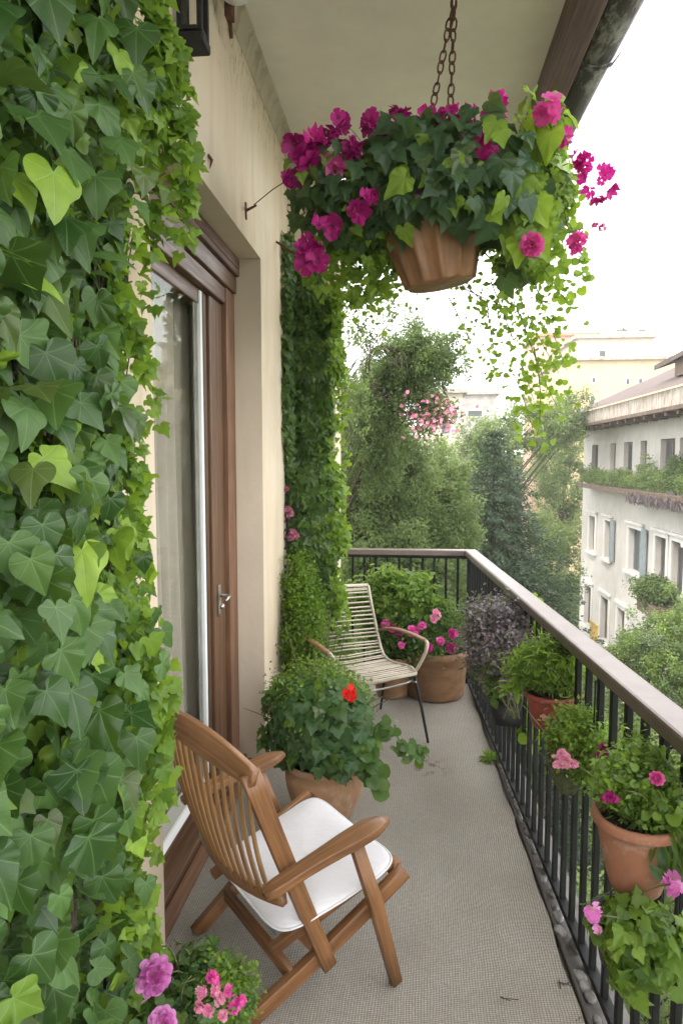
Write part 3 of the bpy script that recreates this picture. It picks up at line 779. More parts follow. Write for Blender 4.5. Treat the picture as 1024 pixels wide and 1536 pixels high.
# back stiles
part('back_stile', bez([cl(.225, -.07, .115), cl(.10, -.06, .43), cl(-.02, -.037, .775)], 10), np.linspace(.046, .058, 11), [.026] * 11, CU)
part('back_stile', bez([cl(.20, .44, .14), cl(.04, .44, .45), cl(-.085, .43, .80)], 10), np.linspace(.040, .034, 11), [.026] * 11, CU)
crest = bez([cl(-.015, -.06, .765), cl(-.055, .10, .800), cl(-.11, .27, .835), cl(-.09, .455, .80)], 16)
part('crest_rail', crest, [.050 + .036 * math.sin(math.pi * i / 16) for i in range(17)], .024, [Vector((0.12 * CU.x, .12 * CU.y, 1)) for _ in range(17)])
lowr = bez([cl(.085, -.045, .365), cl(.02, .10, .345), cl(.0, .27, .345), cl(.03, .43, .37)], 14)
part('lower_back_rail', lowr, .034, .024, Vector((0, 0, 1)))
for i in range(12):
    f_ = (i + .6) / 12.4
    k1 = f_ * 16; k2 = (.06 + .9 * f_) * 14
    A_ = crest[int(k1)].lerp(crest[min(16, int(k1) + 1)], k1 % 1) - Vector((0, 0, .02)); B_ = lowr[int(k2)].lerp(lowr[min(14, int(k2) + 1)], k2 % 1) + Vector((0, 0, .0))
    mid = A_.lerp(B_, .55) - CU * .035
    part('back_slat', bez([A_, mid, B_], 10), .026, .0105, CV + CU * .6, K['slatwood'], .35)
# arms: broad at the front, narrow at the back
def arm(p0, p1, out, side):
    P_ = bez([p0, p0.lerp(p1, .5) + Vector((0, 0, .012)) + out, p1], 14)
    w_ = [.030, .046, .050, .050, .050, .052, .055, .059, .064, .069, .073, .074, .068, .050, .022]
    t_ = [.020] + [.028] * 12 + [.024, .014]
    part('armrest', P_, w_, t_, side)
arm(cl(-.015, -.112, .455), cl(.395, -.135, .555), Vector((0, 0, .0)), CV)
arm(cl(-.015, .50, .455), cl(.395, .505, .520), Vector((0, 0, .0)), CV)
part('stretcher', [cl(.125, -.02, .095), cl(.12, .44, .10)], .045, .022, Vector((0, 0, 1)))
part('cross_rail', [cl(.19, -.03, .18), cl(.17, .43, .18)], .05, .022, Vector((0, 0, 1)))
# seat board under the cushion
sb_ = M(); sb_.sweep([cl(.07, .195, .245), cl(.47, .20, .335)], [.42, .50], .012, CV, .2); sb_.build('seat_board', simple('grey_webbing', (.13, .125, .13), .8), ch)
# cushion: superellipsoid pad with piping and sagging corners
cs = M(); nu, nv = 44, 22; vs = []; gs = []
def se(v, e): return math.copysign(abs(v) ** e, v)
for j in range(nv + 1):
    ph = -math.pi / 2 + math.pi * j / nv
    for i in range(nu):
        th_ = 2 * math.pi * i / nu
        cx_ = se(math.cos(ph), .35) * se(math.cos(th_), .32); cy_ = se(math.cos(ph), .35) * se(math.sin(th_), .32); cz = se(math.sin(ph), .9)
        rr = max(abs(cx_), abs(cy_))
        a = .272 + .212 * cx_; bcoord = .165 + .245 * cy_ * (1 + .06 * cx_)
        z = .312 + .21 * (a - .265) + .029 * cz * (1.0 - .35 * rr ** 3) + .012 * math.sin(a * 23) * math.cos(bcoord * 17) * (cz > 0) * (1 - rr)
        z += .02 * (cx_ * cy_) ** 2 * (1 if cx_ > 0 else 0)
        vs.append(cl(a, bcoord, z))
cs.add(vs, [(j * nu + i, j * nu + (i + 1) % nu, (j + 1) * nu + (i + 1) % nu, (j + 1) * nu + i) for j in range(nv) for i in range(nu)])
cush = cs.build('seat_cushion', K['cotton'], None, sub=1); tag(cush, 'white square seat cushion lying on the wooden armchair', 'cushion')
pp_ = M(); pts_ = []
for i in range(60):
    th_ = 2 * math.pi * i / 60; cx_, cy_ = se(math.cos(th_), .32), se(math.sin(th_), .32)
    a = .272 + .2145 * cx_; bcoord = .165 + .2475 * cy_ * (1 + .06 * cx_)
    pts_.append(cl(a, bcoord, .312 + .21 * (a - .265) + .02 * (cx_ * cy_) ** 2 * (1 if cx_ > 0 else 0)))
pp_.tube(pts_, .0035, 6, closed=True); pp_.build('piping', K['cotton'], cush)

# ------------------------------------------------------------------ far cane lounge chair
FU, FV, FO = Vector((.5, -.866, 0)), Vector((.866, .5, 0)), Vector((.045, 3.85, 0))     # origin: front right corner as seen, FV along the width towards +x
def fc(a, b, z): return FO + FU * a + FV * b + Vector((0, 0, z + .006))
fch = thing('cane_armchair', (-.1, 4.0, 0), 'weathered pale cane lounge chair with horizontal slats and thin metal legs at the far end', 'armchair')
G_ = K['greywood']; WD = .50
prof_ = bez([(0, .415), (-.10, .425), (-.24, .375), (-.40, .36), (-.46, .42), (-.54, .62), (-.70, .86)], 30)
prof_ = []
for (a_, z_) in [(.02, .40), (-.03, .418), (-.10, .412), (-.18, .398), (-.26, .386), (-.33, .385), (-.385, .40), (-.425, .44), (-.455, .49), (-.49, .56), (-.525, .63), (-.56, .70), (-.595, .775), (-.61, .81)]:
    prof_.append((a_, z_))
def ppt(s_):
    k_ = s_ * (len(prof_) - 1); i_ = min(int(k_), len(prof_) - 2); f_ = k_ - i_
    return (prof_[i_][0] * (1 - f_) + prof_[i_ + 1][0] * f_, prof_[i_][1] * (1 - f_) + prof_[i_ + 1][1] * f_)
for b0 in (0, -WD):
    part('side_frame', [fc(a_, b0, z_) for a_, z_ in prof_], .018, .024, FV, G_, .45, fch)
m_ = M(); m_.tube([fc(.02, 0, .40), fc(.035, -WD * .5, .395), fc(.02, -WD, .40)], .011); m_.build('front_rail', G_, fch)
m_ = M(); m_.tube([fc(-.61, 0, .815), fc(-.625, -WD * .5, .823), fc(-.61, -WD, .815)], .010); m_.build('top_rail', G_, fch)
for i in range(34):
    s_ = .03 + .945 * i / 33; a_, z_ = ppt(s_); back = s_ > .52
    dz = .002 * rs.randn()
    curv = -.02 if back else 0
    part('cane_slat', [fc(a_, -.004, z_ + dz), fc(a_ + curv, -WD * .5, z_ + dz - (.010 if not back else 0)), fc(a_, -WD + .004, z_ + dz + .002 * rs.randn())], .0115 if back else .012, .007, FU + Vector((0, 0, 1.2 if back else 0)), G_, .4, fch)
for b0, lab in ((0.012, 0), (-WD - .012, 1)):
    sgn = 1 if lab == 0 else -1
    out_ = .035 * sgn
    P_ = bez([fc(-.47, b0, .54), fc(-.36, b0 + out_, .60), fc(-.12, b0 + out_ * 1.4, .595), fc(.03, b0 + out_ * 1.3, .59)], 12)
    part('armrest', P_, [.02] + [.034] * 10 + [.036, .024], .018, FV, K['armcane'], .4, fch)
    Q_ = bez([P_[-1] + Vector((0, 0, -.002)), fc(.10, b0 + out_ * 1.2, .60), fc(.06, b0, .47), fc(-.02, b0, .39)], 10)
    m_ = M(); m_.tube(Q_, .0105); m_.build('arm_support', G_, fch)
    m_ = M(); m_.tube([fc(-.03, b0, .40), fc(.03, b0 + .02 * sgn, .20), fc(.085, b0 + .035 * sgn, 0)], [.010, .009, .007]); m_.build('leg', K['iron'], fch)
    m_ = M(); m_.tube([fc(-.34, b0, .38), fc(-.44, b0 + .02 * sgn, .18), fc(-.50, b0 + .03 * sgn, 0)], [.010, .009, .007]); m_.build('leg', K['iron'], fch)
    m_ = M(); m_.tube(bez([fc(.0, b0, .34), fc(-.1, b0, .31), fc(-.28, b0, .31), fc(-.38, b0, .35)], 8), .006); m_.build('brace', K['handle'], fch)
for a_ in (-.02, -.12, -.22):
    m_ = M(); m_.tube(bez([fc(a_, .01, .345), fc(a_, -WD * .5, .30), fc(a_, -WD - .01, .345)], 8), .006); m_.build('brace', K['handle'], fch)

# ------------------------------------------------------------------ plants
def stems(M_, base, ends, r0=.004, r1=.0015, bow=.05):
    for e in ends:
        b0 = Vector(base) + Vector((rs.randn() * .02, rs.randn() * .02, 0)); e = Vector(e)
        mid = b0.lerp(e, .5) + Vector((rs.randn() * bow, rs.randn() * bow, abs(rs.randn()) * bow + .02))
        M_.tube(bez([b0, mid, e], 6), list(np.linspace(r0, r1, 7)), 5)

def bush(L, tmpl, c, r, n, size, young=0.0, shell=.45, lumps=9, down=.35, upb=.5, jit=.55):
    P, d = ellipsoid(n, c, r, shell, lumps)
    N = d + np.array([0, 0, upb]) + rv(n, jit); T = d * .7 + np.array([0, 0, -down]) + rv(n, jit)
    L.add(tmpl, P, N, T, size * (.6 + .7 * rs.rand(n)), young)
    return P

def clump_bush(L, tmpl, c, r, nc, per, spread, size, young=0.0, shell=.55, upb=.6, lumps=7):
    C, d = ellipsoid(nc, c, r, shell, lumps)
    n = nc * per
    dd = np.repeat(d, per, 0); off = rv(n, spread)
    P = np.repeat(C, per, 0) + off
    N = dd * .6 + np.array([0, 0, upb]) + rv(n, .7); T = dd * .5 + rv(n, .6)
    yg = np.resize(np.asarray(young, float), (nc,))
    L.add(tmpl, P, N, T, size * (.6 + .8 * rs.rand(n)), np.repeat(np.clip(yg, 0, 1), per))
    return C

def flower(parent, c, size, mat, kind='cluster', nrm_=None, name='flower'):
    c = np.array(c, float); view = nrm(np.array([0, 0, 1.65]) - c)
    base = view if nrm_ is None else nrm(np.array(nrm_, float)); L = Leaves()
    if kind == 'cluster':
        k = max(4, int(6 + rs.rand() * 4)); d = nrm(rv(k) + base * 1.1); P = c + d * size * .28
        L.add(FLO5, P, d + rv(k, .25), rv(k), size * (.24 + .12 * rs.rand(k)))
    elif kind == 'bloom':      # a few broad overlapping petals
        k = 4; P = c + rv(k, size * .17); L.add(FLO5, P, base + rv(k, .55), rv(k), size * np.array([.40, .34, .30, .25]), curl=1.5)
    elif kind == 'pompon':
        for i in range(9):
            L.add(FLO8, [c + base * size * .032 * i], [base + rs.randn(3) * .10], [rs.randn(3)], size * (.52 - .045 * i), curl=.4 + .5 * i)
    elif kind == 'umbel':
        k = 13; d = nrm(rv(k) + base * 1.3); P = c + d * size * .42
        L.add(FLO5, P, d, rv(k), size * (.15 + .08 * rs.rand(k)))
    return L.build(name, mat, parent)

# ---- near ivy on the wall
iv = thing('ivy', (WX, 1.4, 0), 'dense green ivy with big heart shaped leaves covering the wall at the left', 'ivy')
def zone(n, y0, y1, z0, z1): return y0 + (y1 - y0) * rs.rand(n), z0 + (z1 - z0) * rs.rand(n)
def bulge(y, z):     # how far the ivy stands out from the wall
    return .035 + .03 * np.sin(z * 4.1 + y * 2) + .03 * np.sin(z * 9.7 - y * 7 + 1) + .04 * np.clip((z - 1.9) / 1.0, 0, 1) * np.clip((y - 1.2) / .5, 0, 1)
def ycut(z):         # far boundary of the ivy on the wall, by height
    return np.interp(z, [-.1, .4, .8, 1.2, 1.7, 2.2, 2.45, 2.8, 3.1, 3.6], [1.48, 1.54, 1.57, 1.57, 1.60, 1.66, 1.76, 1.78, 1.68, 1.56]) + .03 * np.sin(z * 13)
L1 = Leaves(); L2 = Leaves(); L3 = Leaves()
def wallleaves(L, tmpl, n, y0, y1, z0, z1, offlo, offhi, size, young, dens=None, jit=.35, nb=(.75, -.55, .35)):
    y, z = zone(n, y0, y1, z0, z1); keep = y < ycut(z) - .02
    if dens is not None: keep &= rs.rand(n) < dens(y, z)
    y, z = y[keep], z[keep]; k = len(y); of = offlo + (offhi - offlo) * rs.rand(k)
    x = WX + .012 + bulge(y, z) * 1.0 + of - .05
    x = np.maximum(x, WX + .012)
    P = np.stack([x, y, z], 1); N = np.array(nb) + rv(k, jit); T = np.array([.22, .05, -1.0]) + rv(k, .33) * np.array([.4, 1, .5])
    s_ = size(y) if callable(size) else size
    yg = young(y, z, k) if callable(young) else np.full(k, young)
    L.add(tmpl, P, N, T, s_ * (.7 + .6 * rs.rand(k)), yg)
    return P
yrare = lambda p: (lambda y, z, k: (rs.rand(k) < p) * (.35 + .6 * rs.rand(k)))
# deep shadow layer
wallleaves(L1, LOBED, 3600, .65, 2.2, -.15, 3.55, -.05, .0, .075, 0.0, jit=.5)
# big leaves
szb = lambda y: np.interp(y, [.6, 1.0, 1.25, 1.5, 1.9, 2.2], [.055, .072, .076, .060, .042, .032])
for tm_, nn_ in ((HEART, 760), (HEART2, 620), (HEART3, 560)): wallleaves(L1, tm_, nn_, .65, 1.62, -.15, 3.5, -.02, .15, szb, yrare(.07), jit=.48, dens=lambda y, z: np.interp(y, [1.0, 1.3, 1.62], [1, .9, .35]))
wallleaves(L1, LOBED, 420, .65, 1.85, -.15, 3.5, .0, .10, szb, yrare(.12), jit=.45)
# small fresh leaves, mostly toward the door side
szs = lambda y: np.interp(y, [.6, 1.2, 1.6, 2.2], [.042, .040, .034, .028])
den = lambda y, z: np.clip((y - 1.0) / .55, .06, 1)
ygr = lambda y, z, k: np.clip((y - 1.2) / .8 + .35 * rs.randn(k), 0, 1) * .68
for tm_, nn_ in ((IVY, 9500), (HEART3, 4200), (ROUND, 3200)): wallleaves(L2, tm_, nn_, .7, 2.3, -.1, 3.6, -.04, .09, szs, ygr, den, .6, (.6, -.5, .5))
# dangling sprays over the door opening
for i in range(80):
    z0 = 3.3 - 3.3 * rs.rand() ** 1.1; y0_ = float(ycut(z0)) - .05 + .03 * rs.randn(); ln = .12 + .28 * rs.rand(); reach = (.0 + .11 * rs.rand()) * (1 if z0 > 1.2 else .8)
    k = int(ln / .011); s_ = np.linspace(0, 1, k)
    x0 = WX + .03 + float(bulge(np.array(y0_), np.array(z0)))
    P = np.stack([x0 + .03 * s_ + .02 * np.sin(s_ * 5 + i), y0_ + reach * np.sin(s_ * 2.0), z0 - ln * s_ ** 1.3], 1) + rv(k, .012)
    L3.add(IVY if i % 2 else HEART3, P, np.array([.5, -.6, .4]) + rv(k, .5), np.array([.2, .2, -1]) + rv(k, .5), .026 + .020 * rs.rand(k), np.clip(.35 + .35 * rs.randn(k), 0, 1))
L1.build('foliage', LM['near'], iv); L2.build('small_foliage', LM['small'], iv); L3.build('hanging_shoot', LM['small'], iv)
sm_ = M()
for i in range(26):
    y_ = .7 + 1.25 * rs.rand(); z_ = -.1 + .6 * rs.rand(); pts = []
    for k in range(12):
        pts.append((WX + .02 + .02 * rs.rand(), y_, z_)); z_ += .26 + .05 * rs.randn(); y_ += .07 * rs.randn(); y_ = min(y_, float(ycut(z_)) - .03)
        if z_ > 3.5: break
    sm_.tube(pts, list(np.linspace(.006, .002, len(pts))), 5)
for i in range(26):   # bare reddish runners on the visible plaster strip
    z_ = .25 + 2.0 * rs.rand(); y_ = float(ycut(z_)) - .02; pts = []
    for k in range(7): pts.append((WX + .008 + .02 * rs.rand(), y_, z_)); z_ += .05 * rs.randn() + .04; y_ += .022
    sm_.tube([p for p in pts if p[1] < YD0 + .03], [.0022] * len([p for p in pts if p[1] < YD0 + .03]), 4) if len([p for p in pts if p[1] < YD0 + .03]) > 2 else None
sm_.build('stem', K['darkbark'], iv)
tk = M(); a = at(-60, 1480, 1.12); b_ = at(60, 1330, 1.25); tk.tube(bez([a + Vector((-.05, 0, -.05)), a.lerp(b_, .5) + Vector((-.02, .02, .02)), b_ + Vector((-.06, .1, .05))], 8), [.06, .058, .055, .052, .05, .047, .044, .04, .034], 12); tk.build('trunk', K['darkbark'], iv)

# ---- ivy column on the pier at the far end of the wall
ic = thing('ivy_column', (-.6, 4.2, 0), 'tall narrow column of ivy climbing the far end of the wall', 'ivy')
LA, LB = Leaves(), Leaves()
n = 9000
z = .3 + 2.66 * rs.rand(n); wob_ = .035 * np.sin(z * 6) + .03 * np.sin(z * 17 + 1) + .015 * np.sin(z * 41)
ang = rs.rand(n) * math.pi * 1.25 - .25            # faces camera and +x side
rx = .142 + wob_ + .03 * rs.rand(n) + .03 * np.clip((1.3 - z), 0, 1); ry = .13 + wob_
taper = np.clip((3.0 - z) / .35, .35, 1)
cx_ = -.625 + .04 * np.clip((1.6 - z), 0, 1)
P = np.stack([cx_ + np.cos(ang) * rx * taper, 4.25 - np.abs(np.sin(ang)) * ry * taper - .02 * rs.rand(n), z], 1)
d = np.stack([np.cos(ang), -np.abs(np.sin(ang)), np.full(n, .25)], 1)
rgt = np.clip((P[:, 0] + .58) / .16 + .3 * rs.randn(n), 0, 1)  # side light painted into the leaf colour: paler and yellower towards +x
isA = rgt < .5
LA.add(IVY, P[isA], d[isA] + rv(isA.sum(), .45), np.array([0, -.1, -1]) + rv(isA.sum(), .4), .042 + .034 * rs.rand(isA.sum()), 0.0)
LB.add(IVY, P[~isA], d[~isA] + rv((~isA).sum(), .5), np.array([.1, -.1, -1]) + rv((~isA).sum(), .5), .030 + .030 * rs.rand((~isA).sum()), rgt[~isA] * .6)
for i in range(26):
    z0 = .7 + 2.2 * rs.rand(); k = 16; s_ = np.linspace(0, 1, k); x0 = -.47 + .03 * rs.randn()
    P = np.stack([x0 + .06 * np.sin(s_ * 3), 4.12 - .05 * s_ + .03 * rs.randn(), z0 - (.16 + .14 * rs.rand()) * s_], 1) + rv(k, .012)
    LB.add(IVY, P, np.array([.3, -.7, .4]) + rv(k, .5), np.array([.1, 0, -1]) + rv(k, .5), .034, np.clip(.5 + .3 * rs.randn(k), 0, 1))
# thin strip of ivy on the wall face
n = 1500; z = .9 + 2.1 * rs.rand(n); P = np.stack([WX + .012 + .05 * rs.rand(n), 4.28 - .30 * rs.rand(n) * np.clip((z - .8), .2, 1), z], 1)
LA.add(IVY, P, np.array([.6, -.6, .3]) + rv(n, .4), np.array([0, 0, -1]) + rv(n, .4), .03 + .02 * rs.rand(n), 0.0)
LA.build('foliage', LM['column'], ic); LB.build('lit_side_foliage', LM['small'], ic)
sm_ = M()
for i in range(12):
    x_ = -.70 + .2 * rs.rand(); pts = [(x_ + .02 * rs.randn(), 4.24 + .01 * rs.randn(), .05 + k * .28) for k in range(10)]
    sm_.tube(pts, list(np.linspace(.009, .003, 10)), 6)
sm_.build('stem', K['darkbark'], ic)
for (px, py, s_) in ((432, 768, .05), (440, 803, .055), (430, 735, .035)): flower(ic, at(px, py, 4.08), s_ * 1.6, flowermat('dusty_pink_petal', (.45, .10, .20), (.60, .28, .34)), 'umbel')

# ---- shrub of light small leaves under the ivy column, merging into the potted bush
sp = thing('leafy_shrub', (-.52, 3.75, 0), 'fine leaved light green shrub at the foot of the ivy column', 'shrub')
L = Leaves(); clump_bush(L, DIA, (-.62, 3.98, .62), (.13, .18, .42), 240, 55, .032, .021, .3 + .2 * rs.randn(260), lumps=5); L.build('foliage', LM['small'], sp)
m_ = M(); stems(m_, (-.58, 3.95, .0), [(-.5 + .12 * rs.randn(), 3.8 + .1 * rs.randn(), .5 + .3 * rs.rand()) for _ in range(16)], .006); m_.build('stem', K['stem'], sp)

def pot(parent, c, r, h, mat, rim=.012, taper=.74, name='pot', belly=.0, soilm=True, rot=None, bands=()):
    c = Vector(c); pf_ = [(.001, 0), (r * taper * .96, 0), (r * taper, h * .02)]
    for k in range(1, 9):
        f_ = k / 8; rr = r * (taper + (1 - taper) * f_) * (1 + belly * math.sin(math.pi * f_)); 
        if f_ < .86: pf_.append((rr, h * f_))
    for bz in bands: pass
    pf_ += [(r * .985, h * .86), (r + rim, h * .875), (r + rim * 1.25, h * .90), (r + rim * 1.25, h * .975), (r + rim * .8, h), (r - rim * .3, h), (r - rim, h * .97), (r - rim * 1.3, h * .85), (.001, h * .84)]
    m_ = M(); m_.lathe(pf_[:-1], c, 48, rot, .002); o_ = m_.build(name, mat, parent)
    if soilm:
        s_ = M(); s_.lathe([(.001, h * .89), (r * .5, h * .895), (r - rim * 1.1, h * .865)], c, 32, rot, .03); s_.build('soil', K['soil'], parent)
    return o_

# ---- big pot with bush by the wall
c = Vector((-.375, 2.98, 0))
bp = thing('potted_bush', c, 'large tan clay pot with a round leaf bush and one red flower against the wall', 'potted plant')
pot(bp, c + Vector((0, 0, .006)), .18, .27, K['tan'], .004, .70, belly=.16)
L = Leaves()
n = 1500; P, d = ellipsoid(n, (-.36, 2.97, .44), (.27, .25, .22), .66, 9)
kp = ~((P[:, 2] < .26) & (np.hypot(P[:, 0] + .375, P[:, 1] - 2.98) < .19)); P, d = P[kp], d[kp]; n = len(P)
L.add(IVY, P, d * .9 + np.array([0, -.25, .35]) + rv(n, .4), d * .5 + np.array([.0, 0, -.9]) + rv(n, .35), .036 + .040 * rs.rand(n), (rs.rand(n) < .1) * .5)
L.build('foliage', LM['bush'], bp)
L = Leaves(); clump_bush(L, DIA, (-.37, 3.03, .54), (.26, .24, .13), 180, 50, .03, .020, .25 + .2 * rs.randn(190), .4, lumps=5); L.build('fine_foliage', LM['fresh'], bp)
L = Leaves(); k = 46; s_ = np.linspace(0, 1, k); P = np.stack([-.13 + .20 * s_, 2.85 + .05 * s_, .46 - .12 * s_ + .03 * np.sin(s_ * 7)], 1) + rv(k, .02); L.add(ROUND, P, np.array([.2, -.3, .9]) + rv(k, .5), np.array([.6, -.2, -.4]) + rv(k, .5), .034 + .015 * rs.rand(k), .1); 
L.build('trailing_shoot', LM['bush'], bp); L = Leaves(); k = 30; s_ = np.linspace(0, 1, k); P = np.stack([-.2 + .10 * s_, 2.8 - .02 * s_, .40 - .16 * s_], 1) + rv(k, .022); L.add(ROUND, P, np.array([.2, -.5, .7]) + rv(k, .3), np.array([.3, -.2, -.8]) + rv(k, .5), .05 + .02 * rs.rand(k), .1)
L.build('trailing_shoot', LM['bush'], bp)
m_ = M(); stems(m_, c + Vector((0, 0, .3)), [Vector((-.36 + .16 * rs.randn(), 3.0 + .14 * rs.randn(), .5 + .12 * rs.rand())) for _ in range(26)], .005); m_.build('stem', K['stem'], bp)
flower(bp, at(525, 1037, 2.72), .062, FM['red'], 'bloom')
m_ = M(); q0 = at(424, 1058, 2.95); q1 = at(440, 1125, 2.88); m_.sweep([q0, q1], .016, .005, (1, 0, .2)); tag(m_.build('plant_stake', K['white']), 'flat white plant stake in the bush by the wall', 'stake')

# ---- round brown planter at the far end
c = Vector((.20, 4.62, 0))
rp_ = thing('round_planter', c, 'round brown banded planter with pink flowers in the far corner', 'planter')
m_ = M(); r_ = .232
m_.lathe([(.001, .012), (r_ * .80, .012), (r_ * .86, .03), (r_ * .885, .12), (r_ * .90, .125), (r_ * .93, .215), (r_ * .945, .22), (r_ * .985, .30), (r_ * 1.02, .305), (r_ * 1.03, .345), (r_ * 1.0, .352), (r_ * .95, .35), (r_ * .94, .32), (r_ * .93, .30)], c, 56); m_.build('pot', K['brownpot'], rp_)
m_ = M(); m_.lathe([(.001, .0), (r_ * .62, .0), (r_ * .66, .012), (.001, .013)], c + Vector((0, 0, .005)), 40); m_.build('saucer', K['black'], rp_)
m_ = M(); m_.lathe([(.001, .33), (r_ * .93, .32)], c, 32); m_.build('soil', K['soil'], rp_)
L = Leaves(); clump_bush(L, DIA, c + Vector((0, .02, .47)), (.25, .2, .15), 200, 60, .03, .022, .15 + .2 * rs.randn(200), .3); L.build('foliage', LM['bush'], rp_)
for (px, py, s_, k_) in ((618, 948, .07, 'hot'), (632, 938, .05, 'hot'), (652, 922, .06, 'pink'), (680, 950, .055, 'magenta'), (660, 962, .05, 'hot'), (643, 972, .05, 'magenta'), (677, 972, .06, 'deep'), (650, 930, .04, 'pink'), (601, 968, .04, 'hot')):
    flower(rp_, at(px, py, 4.28), s_ * 1.3, FM[k_], 'umbel' if s_ > .055 else 'cluster')
# ---- planter behind the cane chair
c = Vector((-.10, 4.58, 0))
pl = thing('potted_bush', c, 'tall leafy green plants in a dark pot behind the cane chair', 'potted plant')
pot(pl, c + Vector((0, 0, .006)), .15, .3, K['brownpot'])
L = Leaves(); clump_bush(L, OVAL, (-.05, 4.6, .62), (.32, .14, .26), 240, 32, .035, .045, .3 + .25 * rs.randn(240), .25, lumps=8)
L.build('foliage', LM['fresh'], pl)
L = Leaves(); clump_bush(L, DIA, (-.02, 4.55, .45), (.36, .16, .18), 180, 50, .04, .026, .1, .2, lumps=8); L.build('fine_foliage', LM['bush'], pl)
m_ = M(); stems(m_, c + Vector((0, 0, .27)), [Vector((-.05 + .2 * rs.randn(), 4.6 + .06 * rs.randn(), .5 + .28 * rs.rand())) for _ in range(26)], .004); m_.build('stem', K['stem'], pl)
for (px, py, k_) in ((588, 942, 'magenta'), (578, 936, 'hot'), (600, 950, 'deep')): flower(pl, at(px, py, 4.42), .07, FM[k_], 'cluster')

# ---- planters hung on the inside of the right railing
def hooks(parent, c, r):
    m_ = M()
    for dy in (-.04, .04):
        y = c.y + dy; x = railx(y)
        m_.tube([(c.x + r * .6, y, c.z), (x - .022, y, c.z + .04), (x - .02, y, railz(y) - .075), (x + .0, y, railz(y) - .066), (x + .02, y, railz(y) - .075)], .003, 6)
    return m_.build('hanger', K['iron'], parent)
# purple bush
c = Vector((.34, 3.45, .42))
pu = thing('purple_bush', c, 'purple leaved bushy plant spilling beside the railing near the far planter', 'shrub')
m_ = M(); m_.sweep([(.455, 2.95, .53), (.445, 3.45, .53)], .12, .13, (1, 0, 0), .15); m_.build('planter_box', K['black'], pu)
L = Leaves(); clump_bush(L, DIA, (.44, 3.2, .80), (.14, .36, .17), 330, 52, .030, .020, np.clip(.2 + .35 * rs.randn(330), 0, 1), .5, lumps=9); L.build('foliage', LM['purple'], pu)
L = Leaves(); clump_bush(L, DIA, (.43, 3.15, .70), (.09, .30, .12), 110, 46, .03, .022, .1, .4); L.build('green_foliage', LM['bush'], pu)
m_ = M(); stems(m_, (.44, 3.2, .58), [(.42 + .06 * rs.randn(), 3.2 + .16 * rs.randn(), .75 + .16 * rs.rand()) for _ in range(30)], .003); m_.build('stem', K['stem'], pu)
flower(pu, at(741, 961, 3.0), .085, FM['lilac'], 'bloom'); flower(pu, at(733, 972, 3.03), .05, FM['magenta'], 'bloom')
# green leafy plant in front of it
c = Vector((.33, 2.95, .5))
lp = thing('leafy_plant', c, 'bright green broad leaved plant trailing over the railing planter beside the purple bush', 'plant')
m_ = M(); m_.sweep([(.455, 2.93, .60), (.452, 3.05, .60)], .07, .07, (1, 0, 0), .15); m_.build('planter_box', K['black'], lp)
L = Leaves(); bush(L, OVAL, (.41, 3.0, .70), (.055, .10, .13), 170, .055, np.clip(.35 + .3 * rs.randn(330), 0, 1)); L.build('foliage', LM['fresh'], lp)
m_ = M(); stems(m_, (.465, 2.86, .54), [(.43 + .03 * rs.randn(), 2.85 + .06 * rs.randn(), .62 + .1 * rs.rand()) for _ in range(12)], .003); m_.build('stem', K['stem'], lp)
# yellow-green creeper outside the rail
yc = thing('creeper', (.58, 3.1, .5), 'yellow green creeper climbing the outside of the railing behind the purple bush', 'creeper')
L = Leaves(); 
for i in range(9):
    k = 26; s_ = np.linspace(0, 1, k); y_ = 2.9 + .5 * rs.rand(); P = np.stack([.60 + .03 * np.sin(s_ * 9 + i), y_ + .12 * np.sin(s_ * 3 + i), .35 + .62 * s_], 1) + rv(k, .02)
    L.add(ROUND, P, np.array([-.5, -.6, .4]) + rv(k, .5), np.array([0, 0, -1]) + rv(k, .5), .05, np.clip(.7 + .3 * rs.randn(k), 0, 1))
L.build('foliage', LM['vine'], yc)
m_ = M(); stems(m_, (.6, 3.1, .0), [(.6 + .02 * rs.randn(), 3.1 + .15 * rs.randn(), .9) for _ in range(7)], .003); m_.build('stem', K['stem'], yc)

# red pot
def rail_pot(name, label, c, r, h, mat, cat='potted plant', **kw):
    t_ = thing(name, c, label, cat, 'pots hanging on the railing'); pot(t_, c, r, h, mat, **kw); hooks(t_, c + Vector((0, 0, h * .8)), r); return t_
c = at(824, 1088, 2.38)
r1 = rail_pot('hanging_pot', 'small dark red pot with feathery green herbs hanging on the railing', c, .088, .125, K['redpot'], rim=.006, taper=.7)
L = Leaves(); cc = c + Vector((0, .03, .215)); clump_bush(L, NARROW, cc, (.14, .12, .065), 170, 40, .022, .030, np.clip(.35 + .3 * rs.randn(210), 0, 1), .2, 1.0); bush(L, ROUND, cc + Vector((.04, 0, .01)), (.12, .13, .075), 110, .026, .55)
k = 20; s_ = np.linspace(0, 1, k); P = np.stack([c.x - .08 - .07 * s_, c.y + .0 * s_, c.z + .17 - .04 * s_], 1) + rv(k, .012); L.add(OVAL, P, np.array([0, -.4, .9]) + rv(k, .3), np.array([-.7, -.2, -.3]) + rv(k, .4), .04, .7)
L.build('foliage', LM['fresh'], r1)
m_ = M(); stems(m_, c + Vector((0, 0, .1)), [cc + Vector((.08 * rs.randn(), .07 * rs.randn(), .05 * rs.rand())) for _ in range(20)], .002); m_.build('stem', K['stem'], r1)
flower(r1, at(868, 1045, 2.3), .025, FM['hot'], 'cluster'); flower(r1, at(818, 1077, 2.2), .026, FM['pink'], 'cluster')
